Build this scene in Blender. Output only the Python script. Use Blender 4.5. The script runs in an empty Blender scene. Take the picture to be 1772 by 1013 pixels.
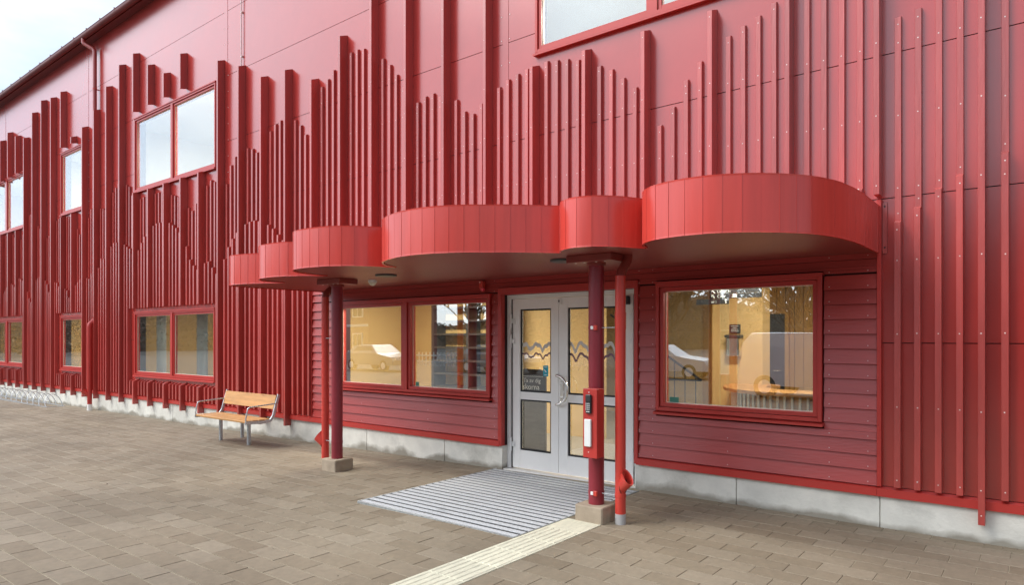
import bpy, math, random
from math import sin, cos, pi, radians
from mathutils import Vector, Matrix
random.seed(7)
scene = bpy.context.scene
COL = scene.collection

# ------------------------------------------------------------------ camera
F_PX, W_PX = 1165.0, 1772.0
YAW = math.atan(1165.0 / 1460.0)
EYE = 1.62
cam_d = bpy.data.cameras.new('camera')
cam = bpy.data.objects.new('camera', cam_d); COL.objects.link(cam)
cam.location = (0, 0, EYE)
cam.rotation_euler = (radians(90), 0, YAW)
cam_d.sensor_fit = 'HORIZONTAL'; cam_d.sensor_width = 36.0
cam_d.lens = 36.0 * F_PX / W_PX
cam_d.shift_x = 0.0
cam_d.shift_y = (585.0 - 506.5) / W_PX
cam_d.clip_start = 0.05; cam_d.clip_end = 2000
scene.camera = cam

# ------------------------------------------------------------------ sky, sun, exposure
SUN_EL, SUN_AZ = radians(46), radians(222)      # azimuth clockwise from +Y
world = bpy.data.worlds.new('World'); scene.world = world; world.use_nodes = True
wn, wl = world.node_tree.nodes, world.node_tree.links
wn.clear()
w_out = wn.new('ShaderNodeOutputWorld'); w_bg = wn.new('ShaderNodeBackground')
sky = wn.new('ShaderNodeTexSky'); sky.sky_type = 'NISHITA'; sky.sun_disc = False
sky.sun_elevation = SUN_EL; sky.sun_rotation = SUN_AZ; sky.air_density = 1.0; sky.dust_density = 1.2; sky.ozone_density = 1.0
tc = wn.new('ShaderNodeTexCoord'); mp = wn.new('ShaderNodeMapping'); mp.inputs['Scale'].default_value = (1.0, 1.0, 2.6)
mp.inputs['Location'].default_value = (0.35, 0.1, 0.4)
ns = wn.new('ShaderNodeTexNoise'); ns.inputs['Scale'].default_value = 2.1; ns.inputs['Detail'].default_value = 7; ns.inputs['Roughness'].default_value = 0.55
cr = wn.new('ShaderNodeValToRGB'); cr.color_ramp.elements[0].position = 0.36; cr.color_ramp.elements[0].color = (0.35, 0.35, 0.35, 1)
cr.color_ramp.elements[1].position = 0.62; cr.color_ramp.elements[1].color = (0.97, 0.97, 0.97, 1)
mixs = wn.new('ShaderNodeMix'); mixs.data_type = 'RGBA'
mixs.inputs['B'].default_value = (5.0, 5.35, 5.7, 1)
wl.new(tc.outputs['Generated'], mp.inputs['Vector']); wl.new(mp.outputs['Vector'], ns.inputs['Vector'])
wl.new(ns.outputs['Fac'], cr.inputs['Fac']); wl.new(cr.outputs['Color'], mixs.inputs['Factor'])
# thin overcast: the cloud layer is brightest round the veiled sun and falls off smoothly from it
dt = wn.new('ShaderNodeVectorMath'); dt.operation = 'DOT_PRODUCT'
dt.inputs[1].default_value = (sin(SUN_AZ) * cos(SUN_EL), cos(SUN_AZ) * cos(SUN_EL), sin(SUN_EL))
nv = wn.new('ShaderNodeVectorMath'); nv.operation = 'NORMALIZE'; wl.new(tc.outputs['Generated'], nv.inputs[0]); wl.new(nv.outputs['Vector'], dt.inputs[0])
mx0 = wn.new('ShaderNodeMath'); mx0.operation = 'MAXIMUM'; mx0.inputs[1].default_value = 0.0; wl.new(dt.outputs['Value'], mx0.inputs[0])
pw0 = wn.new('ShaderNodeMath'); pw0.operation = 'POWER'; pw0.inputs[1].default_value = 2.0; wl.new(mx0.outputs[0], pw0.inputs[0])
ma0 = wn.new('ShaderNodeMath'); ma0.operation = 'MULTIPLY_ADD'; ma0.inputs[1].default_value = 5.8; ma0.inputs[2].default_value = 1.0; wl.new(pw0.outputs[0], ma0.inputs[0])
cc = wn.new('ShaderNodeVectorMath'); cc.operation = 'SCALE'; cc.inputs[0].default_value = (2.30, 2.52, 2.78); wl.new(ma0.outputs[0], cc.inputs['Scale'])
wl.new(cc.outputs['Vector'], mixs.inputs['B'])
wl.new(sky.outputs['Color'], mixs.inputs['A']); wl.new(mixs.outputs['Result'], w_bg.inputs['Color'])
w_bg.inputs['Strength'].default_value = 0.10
wl.new(w_bg.outputs['Background'], w_out.inputs['Surface'])

sd = bpy.data.lights.new('sun', 'SUN'); sun = bpy.data.objects.new('sun', sd); COL.objects.link(sun)
sd.energy = 1.3; sd.angle = radians(30); sd.color = (1.0, 0.95, 0.88)
sdir = Vector((sin(SUN_AZ) * cos(SUN_EL), cos(SUN_AZ) * cos(SUN_EL), sin(SUN_EL)))
sun.rotation_euler = sdir.to_track_quat('Z', 'Y').to_euler()

scene.view_settings.view_transform = 'Standard'; scene.view_settings.look = 'None'
scene.view_settings.gamma = 1.0; scene.view_settings.use_curve_mapping = False
scene.view_settings.exposure = 0.95

# ------------------------------------------------------------------ materials
MATS = {}
def new_mat(name):
    m = bpy.data.materials.new(name); m.use_nodes = True
    nt = m.node_tree; b = nt.nodes['Principled BSDF']
    return m, nt, b
def mat(name, col, rough=0.5, metal=0.0, spec=0.5, var=0.08, scale=6.0, bump=0.0, bscale=60.0,
        stretch=(1, 1, 1), rvar=0.0, tone=0.0, dark=None, island=False, coat=0.0, ior=1.5):
    """painted / plain surface: noise in tone, optional per object tone, optional bump and wear"""
    if name in MATS: return MATS[name]
    m, nt, b = new_mat(name); N, L = nt.nodes, nt.links
    t = N.new('ShaderNodeNewGeometry'); mpn = N.new('ShaderNodeMapping'); mpn.inputs['Scale'].default_value = stretch
    L.new(t.outputs['Position'], mpn.inputs['Vector'])
    n = N.new('ShaderNodeTexNoise'); n.inputs['Scale'].default_value = scale; n.inputs['Detail'].default_value = 6; n.inputs['Roughness'].default_value = 0.6
    L.new(mpn.outputs['Vector'], n.inputs['Vector'])
    mr = N.new('ShaderNodeMapRange'); mr.inputs['From Min'].default_value = 0.3; mr.inputs['From Max'].default_value = 0.7
    mr.inputs['To Min'].default_value = 1 - var; mr.inputs['To Max'].default_value = 1 + var
    L.new(n.outputs['Fac'], mr.inputs['Value'])
    val = mr.outputs['Result']
    if tone:
        if island:
            rnd = t.outputs['Random Per Island']
        else:
            oi = N.new('ShaderNodeObjectInfo'); rnd = oi.outputs['Random']
        m2 = N.new('ShaderNodeMapRange'); m2.inputs['To Min'].default_value = 1 - tone; m2.inputs['To Max'].default_value = 1 + tone
        L.new(rnd, m2.inputs['Value'])
        mm = N.new('ShaderNodeMath'); mm.operation = 'MULTIPLY'; L.new(val, mm.inputs[0]); L.new(m2.outputs['Result'], mm.inputs[1]); val = mm.outputs[0]
    vm = N.new('ShaderNodeVectorMath'); vm.operation = 'SCALE'; vm.inputs[0].default_value = col[:3]
    L.new(val, vm.inputs['Scale'])
    out = vm.outputs['Vector']
    if dark:
        dcol, dsc, d0, d1 = dark
        n2 = N.new('ShaderNodeTexNoise'); n2.inputs['Scale'].default_value = dsc; n2.inputs['Detail'].default_value = 8; n2.inputs['Roughness'].default_value = 0.65
        L.new(mpn.outputs['Vector'], n2.inputs['Vector'])
        r2 = N.new('ShaderNodeMapRange'); r2.inputs['From Min'].default_value = d0; r2.inputs['From Max'].default_value = d1
        L.new(n2.outputs['Fac'], r2.inputs['Value'])
        mx = N.new('ShaderNodeMix'); mx.data_type = 'RGBA'; L.new(r2.outputs['Result'], mx.inputs['Factor'])
        L.new(out, mx.inputs['A']); mx.inputs['B'].default_value = (*dcol, 1); out = mx.outputs['Result']
    L.new(out, b.inputs['Base Color'])
    b.inputs['Roughness'].default_value = rough; b.inputs['Metallic'].default_value = metal
    b.inputs['Specular IOR Level'].default_value = spec
    b.inputs['IOR'].default_value = ior
    if coat: b.inputs['Coat Weight'].default_value = coat; b.inputs['Coat Roughness'].default_value = rough; b.inputs['Coat IOR'].default_value = 1.6
    if rvar:
        r3 = N.new('ShaderNodeMapRange'); r3.inputs['To Min'].default_value = rough - rvar; r3.inputs['To Max'].default_value = rough + rvar
        L.new(n.outputs['Fac'], r3.inputs['Value']); L.new(r3.outputs['Result'], b.inputs['Roughness'])
    if bump:
        nb = N.new('ShaderNodeTexNoise'); nb.inputs['Scale'].default_value = bscale; nb.inputs['Detail'].default_value = 5
        L.new(mpn.outputs['Vector'], nb.inputs['Vector'])
        bp = N.new('ShaderNodeBump'); bp.inputs['Strength'].default_value = bump; bp.inputs['Distance'].default_value = 0.01
        L.new(nb.outputs['Fac'], bp.inputs['Height']); L.new(bp.outputs['Normal'], b.inputs['Normal'])
    MATS[name] = m
    return m

M_PANEL = mat('red_panel', (0.41, 0.032, 0.024), rough=0.22, spec=0.5, ior=1.55, coat=0.7, var=0.07, scale=1.3, rvar=0.05, bump=0.05, bscale=3.0)
M_BATTEN = mat('red_batten', (0.42, 0.050, 0.040), rough=0.30, ior=1.6, coat=0.5, spec=0.5, var=0.12, scale=9, stretch=(1, 1, 0.12), tone=0.15, bump=0.35, bscale=40)
M_SIDING = mat('red_siding', (0.38, 0.041, 0.035), rough=0.38, ior=1.58, spec=0.5, var=0.10, scale=5, stretch=(0.25, 1, 1.5), tone=0.07, bump=0.15, bscale=45)
M_TRIM = mat('red_trim', (0.46, 0.038, 0.030), rough=0.33, spec=0.5, var=0.06, scale=4, bump=0.06, bscale=8)
M_CANOPY = mat('canopy_sheet', (0.60, 0.056, 0.040), rough=0.24, ior=1.6, spec=0.5, var=0.09, scale=11, stretch=(1, 1, 0.08), tone=0.025, bump=0.10, bscale=5)
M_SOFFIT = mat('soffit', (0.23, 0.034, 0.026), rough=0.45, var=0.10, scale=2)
M_PIPE = mat('red_pipe', (0.55, 0.048, 0.034), rough=0.3, var=0.05, scale=6, bump=0.04, bscale=6)
M_MAROON = mat('maroon_column', (0.24, 0.022, 0.033), rough=0.36, var=0.12, scale=7, stretch=(1, 1, 0.3), bump=0.05, bscale=30, dark=((0.42, 0.25, 0.25), 26, 0.70, 0.76))
M_GUTTER = mat('gutter', (0.17, 0.022, 0.020), rough=0.35, var=0.1, scale=3)
M_ROOF = mat('roof_sheet', (0.06, 0.05, 0.05), rough=0.6, var=0.2, scale=2)
M_BACK = mat('dark_backing', (0.035, 0.008, 0.008), rough=0.8, var=0.1)  # very dark red, mainly the backing between panels and boards
M_CONC = mat('concrete', (0.68, 0.66, 0.59), rough=0.85, spec=0.25, var=0.13, scale=3.0, bump=0.35, bscale=35, dark=((0.47, 0.455, 0.40), 2.2, 0.52, 0.72), tone=0.05)
M_FOOT = mat('footing_concrete', (0.36, 0.29, 0.215), rough=0.9, spec=0.2, var=0.15, scale=9, bump=0.4, bscale=70)
M_ALU = mat('painted_aluminium', (0.86, 0.845, 0.81), rough=0.38, var=0.03, scale=3)
M_STEEL = mat('brushed_steel', (0.80, 0.78, 0.75), rough=0.18, metal=1.0, var=0.05)
M_GALV = mat('galvanised', (0.50, 0.53, 0.55), rough=0.42, metal=0.75, var=0.22, scale=30)
M_BLACK = mat('black_plastic', (0.018, 0.019, 0.021), rough=0.35, var=0.1)
M_RUBBER = mat('black_gasket', (0.012, 0.012, 0.013), rough=0.6, var=0.1)
M_WHITE = mat('white_plastic', (0.78, 0.78, 0.76), rough=0.4, var=0.03)
M_SCREW = mat('screw', (0.75, 0.62, 0.58), rough=0.4, var=0.1)
M_WOOD = mat('pine_board', (0.52, 0.26, 0.085), rough=0.45, var=0.22, scale=7, stretch=(0.35, 3, 3), dark=((0.24, 0.085, 0.02), 3.3, 0.60, 0.70), tone=0.08, bump=0.1, bscale=40)
M_MATSLAT = mat('mat_slat', (0.50, 0.51, 0.52), rough=0.72, metal=0.0, spec=0.4, var=0.22, scale=70, bump=0.5, bscale=160, dark=((0.25, 0.26, 0.27), 3, 0.6, 0.8))
M_TACT = mat('tactile_concrete', (0.60, 0.57, 0.44), rough=0.85, spec=0.2, var=0.14, scale=14, stretch=(3, 0.6, 1), bump=0.4, bscale=60, tone=0.06, dark=((0.10, 0.085, 0.06), 17, 0.66, 0.70))
M_GROUND = mat('joint_sand', (0.33, 0.285, 0.205), rough=0.95, spec=0.15, var=0.25, scale=40)
M_YELLOW = mat('yellow_wall', (0.62, 0.41, 0.16), rough=0.7, var=0.04, scale=1)
M_YELLOW2 = mat('ochre_panel', (0.52, 0.28, 0.07), rough=0.55, var=0.12, scale=3, stretch=(1, 1, 0.2), tone=0.07)
M_CEIL = mat('ceiling_white', (0.75, 0.74, 0.70), rough=0.8, var=0.02)
M_FLOOR = mat('linoleum', (0.36, 0.33, 0.28), rough=0.35, var=0.08, scale=2)
M_DARKDOOR = mat('dark_door', (0.045, 0.04, 0.04), rough=0.35, var=0.1)
M_CREAM = mat('cream_paint', (0.70, 0.66, 0.54), rough=0.6, var=0.03)
M_SIGN = mat('sign_black', (0.03, 0.03, 0.032), rough=0.4, var=0.05)
M_LETTER = mat('sign_letter', (0.80, 0.80, 0.76), rough=0.5, var=0.02)
M_CYAN = mat('sticker_blue', (0.02, 0.36, 0.46), rough=0.4, var=0.03)
M_GREEN = mat('sticker_green', (0.05, 0.24, 0.17), rough=0.4, var=0.05)
M_FROST = mat('frost_film', (0.66, 0.64, 0.60), rough=0.6, var=0.05)
M_PURPLE = mat('purple_film', (0.20, 0.11, 0.14), rough=0.5, var=0.05)
M_CURTAIN = mat('curtain', (0.62, 0.63, 0.58), rough=0.9, var=0.08, scale=4)
M_ASPH = mat('asphalt', (0.075, 0.075, 0.072), rough=0.9, spec=0.25, var=0.25, scale=30, dark=((0.12, 0.12, 0.115), 0.8, 0.45, 0.7))
M_GRASS = mat('winter_grass', (0.10, 0.10, 0.045), rough=0.95, var=0.35, scale=5)
M_BARK = mat('bark', (0.16, 0.125, 0.09), rough=0.95, var=0.25, scale=8)
M_HOUSE = mat('house_boards', (0.24, 0.055, 0.042), rough=0.7, var=0.1, scale=3, stretch=(6, 6, 0.3))
M_HROOF = mat('house_roof', (0.09, 0.055, 0.045), rough=0.8, var=0.2, scale=6)
M_CARW = mat('white_car_paint', (0.72, 0.73, 0.74), rough=0.2, var=0.02, coat=0.6)
M_CARG = mat('grey_car_paint', (0.22, 0.23, 0.25), rough=0.25, var=0.02, coat=0.6)
M_TYRE = mat('tyre', (0.02, 0.02, 0.02), rough=0.9, var=0.1)
M_LAMPRED = mat('red_lens', (0.75, 0.04, 0.07), rough=0.15, var=0.02)
M_HEDGE = mat('winter_twigs', (0.20, 0.17, 0.13), rough=0.9, var=0.4, scale=3)

def paver_mat(name, island):
    m, nt, b = new_mat(name); N, L = nt.nodes, nt.links
    geo = N.new('ShaderNodeNewGeometry')
    rnd = geo.outputs['Random Per Island'] if island else N.new('ShaderNodeObjectInfo').outputs['Random']
    ramp = N.new('ShaderNodeValToRGB'); e = ramp.color_ramp.elements
    e[0].position = 0.0; e[0].color = (0.196, 0.153, 0.103, 1)
    e[1].position = 1.0; e[1].color = (0.258, 0.211, 0.151, 1)
    for p, c in ((0.12, (0.212, 0.168, 0.114)), (0.45, (0.227, 0.182, 0.126)), (0.75, (0.240, 0.194, 0.136))):
        q = e.new(p); q.color = (*c, 1)
    L.new(rnd, ramp.inputs['Fac'])
    big = N.new('ShaderNodeTexNoise'); big.inputs['Scale'].default_value = 0.55; big.inputs['Detail'].default_value = 5
    L.new(geo.outputs['Position'], big.inputs['Vector'])
    mr = N.new('ShaderNodeMapRange'); mr.inputs['From Min'].default_value = 0.35; mr.inputs['From Max'].default_value = 0.68
    mr.inputs['To Min'].default_value = 0.82; mr.inputs['To Max'].default_value = 1.10
    L.new(big.outputs['Fac'], mr.inputs['Value'])
    fine = N.new('ShaderNodeTexNoise'); fine.inputs['Scale'].default_value = 16; fine.inputs['Detail'].default_value = 8; fine.inputs['Roughness'].default_value = 0.7
    L.new(geo.outputs['Position'], fine.inputs['Vector'])
    mf = N.new('ShaderNodeMapRange'); mf.inputs['From Min'].default_value = 0.3; mf.inputs['From Max'].default_value = 0.7
    mf.inputs['To Min'].default_value = 0.86; mf.inputs['To Max'].default_value = 1.12
    L.new(fine.outputs['Fac'], mf.inputs['Value'])
    mm = N.new('ShaderNodeMath'); mm.operation = 'MULTIPLY'; L.new(mr.outputs['Result'], mm.inputs[0]); L.new(mf.outputs['Result'], mm.inputs[1])
    vm = N.new('ShaderNodeVectorMath'); vm.operation = 'SCALE'; L.new(ramp.outputs['Color'], vm.inputs[0]); L.new(mm.outputs[0], vm.inputs['Scale'])
    # scattered grit and droppings
    v = N.new('ShaderNodeTexVoronoi'); v.inputs['Scale'].default_value = 9.0; L.new(geo.outputs['Position'], v.inputs['Vector'])
    msk = N.new('ShaderNodeTexNoise'); msk.inputs['Scale'].default_value = 1.7; L.new(geo.outputs['Position'], msk.inputs['Vector'])
    r1 = N.new('ShaderNodeMapRange'); r1.inputs['From Min'].default_value = 0.05; r1.inputs['From Max'].default_value = 0.075; r1.inputs['To Min'].default_value = 1; r1.inputs['To Max'].default_value = 0
    L.new(v.outputs['Distance'], r1.inputs['Value'])
    r2 = N.new('ShaderNodeMapRange'); r2.inputs['From Min'].default_value = 0.56; r2.inputs['From Max'].default_value = 0.66
    L.new(msk.outputs['Fac'], r2.inputs['Value'])
    mk = N.new('ShaderNodeMath'); mk.operation = 'MULTIPLY'; L.new(r1.outputs['Result'], mk.inputs[0]); L.new(r2.outputs['Result'], mk.inputs[1])
    mx = N.new('ShaderNodeMix'); mx.data_type = 'RGBA'; L.new(mk.outputs[0], mx.inputs['Factor']); L.new(vm.outputs['Vector'], mx.inputs['A'])
    mx.inputs['B'].default_value = (0.07, 0.055, 0.04, 1)
    L.new(mx.outputs['Result'], b.inputs['Base Color'])
    b.inputs['Roughness'].default_value = 0.72; b.inputs['Specular IOR Level'].default_value = 0.4
    nb = N.new('ShaderNodeTexNoise'); nb.inputs['Scale'].default_value = 90; nb.inputs['Detail'].default_value = 4
    L.new(geo.outputs['Position'], nb.inputs['Vector'])
    bp = N.new('ShaderNodeBump'); bp.inputs['Strength'].default_value = 0.35; bp.inputs['Distance'].default_value = 0.004
    L.new(nb.outputs['Fac'], bp.inputs['Height']); L.new(bp.outputs['Normal'], b.inputs['Normal'])
    return m
M_PAVER = paver_mat('paver', False); M_PAVER_I = paver_mat('paver_far', True)

def concrete_plinth():
    m = M_CONC; nt = m.node_tree; N, L = nt.nodes, nt.links; b = N['Principled BSDF']
    src = b.inputs['Base Color'].links[0].from_socket
    geo = N.new('ShaderNodeNewGeometry'); sp = N.new('ShaderNodeSeparateXYZ'); L.new(geo.outputs['Position'], sp.inputs[0])
    n = N.new('ShaderNodeTexNoise'); n.inputs['Scale'].default_value = 2.3; n.inputs['Detail'].default_value = 7; L.new(geo.outputs['Position'], n.inputs['Vector'])
    # splash stain along the ground, ragged upper edge
    mu = N.new('ShaderNodeMath'); mu.operation = 'MULTIPLY_ADD'; mu.inputs[1].default_value = -0.34; mu.inputs[2].default_value = 0.175
    L.new(n.outputs['Fac'], mu.inputs[0])
    ad = N.new('ShaderNodeMath'); ad.operation = 'ADD'; L.new(sp.outputs['Z'], ad.inputs[0]); L.new(mu.outputs[0], ad.inputs[1])
    fa = N.new('ShaderNodeMapRange'); fa.inputs['From Min'].default_value = -31; fa.inputs['From Max'].default_value = -10; fa.inputs['To Min'].default_value = .115; fa.inputs['To Max'].default_value = 0
    fb = N.new('ShaderNodeMapRange'); fb.inputs['From Min'].default_value = -10; fb.inputs['From Max'].default_value = -4; fb.inputs['To Min'].default_value = .075; fb.inputs['To Max'].default_value = 0
    L.new(sp.outputs['X'], fa.inputs['Value']); L.new(sp.outputs['X'], fb.inputs['Value'])
    a1 = N.new('ShaderNodeMath'); a1.operation = 'ADD'; L.new(fa.outputs['Result'], a1.inputs[0]); L.new(fb.outputs['Result'], a1.inputs[1])
    a2 = N.new('ShaderNodeMath'); a2.operation = 'ADD'; L.new(ad.outputs[0], a2.inputs[0]); L.new(a1.outputs[0], a2.inputs[1]); ad = a2
    r = N.new('ShaderNodeMapRange'); r.inputs['From Min'].default_value = 0.02; r.inputs['From Max'].default_value = 0.085; r.inputs['To Min'].default_value = 1; r.inputs['To Max'].default_value = 0
    L.new(ad.outputs[0], r.inputs['Value'])
    mx = N.new('ShaderNodeMix'); mx.data_type = 'RGBA'; L.new(r.outputs['Result'], mx.inputs['Factor']); L.new(src, mx.inputs['A'])
    mx.inputs['B'].default_value = (0.30, 0.275, 0.225, 1)
    L.new(mx.outputs['Result'], b.inputs['Base Color'])
concrete_plinth()

def glass_mat(name, f0, f90, tint=(0.93, 0.96, 0.95)):
    m = bpy.data.materials.new(name); m.use_nodes = True; nt = m.node_tree; N, L = nt.nodes, nt.links
    N.clear(); out = N.new('ShaderNodeOutputMaterial')
    tr = N.new('ShaderNodeBsdfTransparent'); tr.inputs['Color'].default_value = (*tint, 1)
    gl = N.new('ShaderNodeBsdfGlossy'); gl.inputs['Roughness'].default_value = 0.0; gl.inputs['Color'].default_value = (0.95, 0.97, 0.98, 1)
    geo = N.new('ShaderNodeNewGeometry'); nz = N.new('ShaderNodeTexNoise'); nz.inputs['Scale'].default_value = 1.6; nz.inputs['Detail'].default_value = 1
    L.new(geo.outputs['Position'], nz.inputs['Vector'])
    bp = N.new('ShaderNodeBump'); bp.inputs['Strength'].default_value = 0.02; bp.inputs['Distance'].default_value = 0.02
    L.new(nz.outputs['Fac'], bp.inputs['Height']); L.new(bp.outputs['Normal'], gl.inputs['Normal'])
    lw = N.new('ShaderNodeLayerWeight'); lw.inputs['Blend'].default_value = 0.5
    pw = N.new('ShaderNodeMath'); pw.operation = 'POWER'; pw.inputs[1].default_value = 3.2; L.new(lw.outputs['Facing'], pw.inputs[0])
    mr = N.new('ShaderNodeMapRange'); mr.inputs['To Min'].default_value = f0; mr.inputs['To Max'].default_value = f90
    L.new(pw.outputs[0], mr.inputs['Value'])
    mx = N.new('ShaderNodeMixShader'); L.new(mr.outputs['Result'], mx.inputs['Fac']); L.new(tr.outputs[0], mx.inputs[1]); L.new(gl.outputs[0], mx.inputs[2])
    L.new(mx.outputs[0], out.inputs['Surface'])
    return m
M_GLASS = glass_mat('window_glass', 0.28, 0.85)
M_GLASS_UP = glass_mat('solar_glass', 0.16, 0.80)
M_GLASS_DOOR = glass_mat('door_glass', 0.16, 0.9)
def emis(name, col, s):
    m, nt, b = new_mat(name); b.inputs['Emission Color'].default_value = (*col, 1); b.inputs['Emission Strength'].default_value = s
    b.inputs['Base Color'].default_value = (0.8, 0.8, 0.8, 1); return m
M_LAMP = emis('lamp_diffuser', (1.0, 0.93, 0.82), 3.0)

# ------------------------------------------------------------------ mesh helpers
class MB:
    def __init__(s): s.v = []; s.f = []; s.sm = []
    def add(s, vs, fs, smooth=False):
        k = len(s.v); s.v += [tuple(p) for p in vs]
        for f in fs: s.f.append(tuple(i + k for i in f)); s.sm.append(smooth)
        return s
    def box(s, x0, x1, y0, y1, z0, z1):
        return s.add([(x0, y0, z0), (x1, y0, z0), (x1, y1, z0), (x0, y1, z0), (x0, y0, z1), (x1, y0, z1), (x1, y1, z1), (x0, y1, z1)],
                     [(0, 3, 2, 1), (4, 5, 6, 7), (0, 1, 5, 4), (1, 2, 6, 5), (2, 3, 7, 6), (3, 0, 4, 7)])
    def bbox(s, x0, x1, y0, y1, z0, z1, b):
        """box with chamfered edges (three stacked rings)"""
        def ring(z, i): return [(x0 + i, y0 + i, z), (x1 - i, y0 + i, z), (x1 - i, y1 - i, z), (x0 + i, y1 - i, z)]
        def oct_(z, i):
            return [(x0 + i + b, y0 + i, z), (x1 - i - b, y0 + i, z), (x1 - i, y0 + i + b, z), (x1 - i, y1 - i - b, z),
                    (x1 - i - b, y1 - i, z), (x0 + i + b, y1 - i, z), (x0 + i, y1 - i - b, z), (x0 + i, y0 + i + b, z)]
        vs = oct_(z0, b * .6) + oct_(z0 + b, 0) + oct_(z1 - b, 0) + oct_(z1, b * .6)
        fs = [tuple(range(7, -1, -1)), tuple(range(24, 32))]
        for r in range(3):
            for i in range(8):
                j = (i + 1) % 8; fs.append((r * 8 + i, r * 8 + j, r * 8 + 8 + j, r * 8 + 8 + i))
        return s.add(vs, fs)
    def prism(s, poly, z0, z1):
        n = len(poly)
        vs = [(x, y, z0) for x, y in poly] + [(x, y, z1) for x, y in poly]
        fs = [tuple(range(n - 1, -1, -1)), tuple(range(n, 2 * n))] + [(i, (i + 1) % n, n + (i + 1) % n, n + i) for i in range(n)]
        return s.add(vs, fs)
    def xprism(s, prof, x0, x1):     # profile in (y,z) extruded along x
        n = len(prof)
        vs = [(x0, y, z) for y, z in prof] + [(x1, y, z) for y, z in prof]
        fs = [tuple(range(n)), tuple(range(2 * n - 1, n - 1, -1))] + [(i, n + i, n + (i + 1) % n, (i + 1) % n) for i in range(n)]
        return s.add(vs, fs)
    def tube(s, pts, r, n=12, caps=True, radii=None):
        pts = [Vector(p) for p in pts]; k0 = len(s.v); prev = None
        vs = []
        for i, p in enumerate(pts):
            a = (pts[min(i + 1, len(pts) - 1)] - pts[max(i - 1, 0)]).normalized()
            if prev is None:
                u = a.orthogonal().normalized()
            else:
                u = (prev - a * prev.dot(a)).normalized()
            prev = u; w = a.cross(u); rr = radii[i] if radii else r
            for j in range(n):
                t = 2 * pi * j / n; vs.append(p + u * (rr * cos(t)) + w * (rr * sin(t)))
        fs = []
        for i in range(len(pts) - 1):
            for j in range(n):
                a, b = i * n + j, i * n + (j + 1) % n; fs.append((a, b, b + n, a + n))
        s.add(vs, fs, True)
        if caps:
            m = len(pts) - 1
            s.add(vs[:n], [tuple(range(n - 1, -1, -1))]); s.add(vs[m * n:], [tuple(range(n))])
        return s
    def disc(s, c, nrm, r, th, n=20):
        c = Vector(c); nrm = Vector(nrm).normalized(); return s.tube([c, c + nrm * th], r, n)
    def mesh(s, name, m):
        me = bpy.data.meshes.new(name); me.from_pydata(s.v, [], s.f)
        me.polygons.foreach_set('use_smooth', s.sm); me.materials.append(m); me.update(); return me
    def build(s, name, m, parent=None, **kw):
        o = bpy.data.objects.new(name, s.mesh(name, m)); COL.objects.link(o)
        if parent is not None: o.parent = parent
        for k, v in kw.items(): o[k] = v
        return o
def thing(name, label, cat, loc=(0, 0, 0), rz=0, group=None):
    o = bpy.data.objects.new(name, None); COL.objects.link(o); o.location = loc; o.rotation_euler = (0, 0, rz)
    o.empty_display_size = 0.2; o['label'] = label; o['category'] = cat
    if group: o['group'] = group
    return o
def copy_tree(o, parent=None):
    c = o.copy(); COL.objects.link(c); c.parent = parent
    for ch in list(o.children): copy_tree(ch, c)
    return c
def text_mesh(name, body, size, m, loc, rot, parent=None, extrude=0.001, align='LEFT', **kw):
    cu = bpy.data.curves.new(name, 'FONT'); cu.body = body; cu.size = size; cu.extrude = extrude; cu.align_x = align; cu.resolution_u = 3
    tmp = bpy.data.objects.new(name, cu); COL.objects.link(tmp)
    bpy.context.view_layer.update()
    me = bpy.data.meshes.new_from_object(tmp.evaluated_get(bpy.context.evaluated_depsgraph_get()))
    bpy.data.objects.remove(tmp); me.materials.clear(); me.materials.append(m)
    o = bpy.data.objects.new(name, me); COL.objects.link(o); o.location = loc; o.rotation_euler = rot
    if parent is not None: o.parent = parent
    for k, v in kw.items(): o[k] = v
    return o
def proj(x, y, z):
    s_, c_ = sin(YAW), cos(YAW); t = -x * s_ + y * c_; r = x * c_ + y * s_
    if t < 0.3: return None
    return (886 + F_PX * r / t, 585 - F_PX * (z - EYE) / t, t)

# ------------------------------------------------------------------ key planes of the place
PITCH, N0X = 0.1455, -4.752           # grid of the battens along the wall
YW = 6.48                              # face of the wall panels
def nx(n): return N0X + PITCH * n      # right hand edge of batten n
def gz(x):                             # the pavement falls gently towards the left
    if x > -4: return 0.0
    if x > -10: return -0.0125 * (-4 - x)
    return -0.075 - 0.0055 * (-10 - x)

# ================================================================== GROUND
b = MB()
xs = [-400, -120, -40, -27, -22, -18, -14, -10, -8, -6, -4, -2, 3, 8, 60, 300]
ys = [-400, -90, -40, -12, -3, 0, 3, 6.47, 14, 60, 300]
vs = [(x, y, gz(max(x, -27)) - 0.055) for y in ys for x in xs]; nxn = len(xs)
fs = [(j * nxn + i, j * nxn + i + 1, (j + 1) * nxn + i + 1, (j + 1) * nxn + i) for j in range(len(ys) - 1) for i in range(nxn - 1)]
b.add(vs, fs).build('ground', M_ASPH, kind='structure')
pave = thing('pavement', 'x', 'x'); del pave['label']; del pave['category']; pave['kind'] = 'structure'
b = MB()
xs = [-27, -22, -18, -14, -10, -8, -6, -4, -2, 3]
ys = [-2.5, 0, 3, 6.5]; nxn = len(xs)
vs = [(x, y, gz(x) - 0.0045) for y in ys for x in xs]
fs = [(j * nxn + i, j * nxn + i + 1, (j + 1) * nxn + i + 1, (j + 1) * nxn + i) for j in range(len(ys) - 1) for i in range(nxn - 1)]
b.add(vs, fs).build('joint_sand', M_GROUND, pave)
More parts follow.
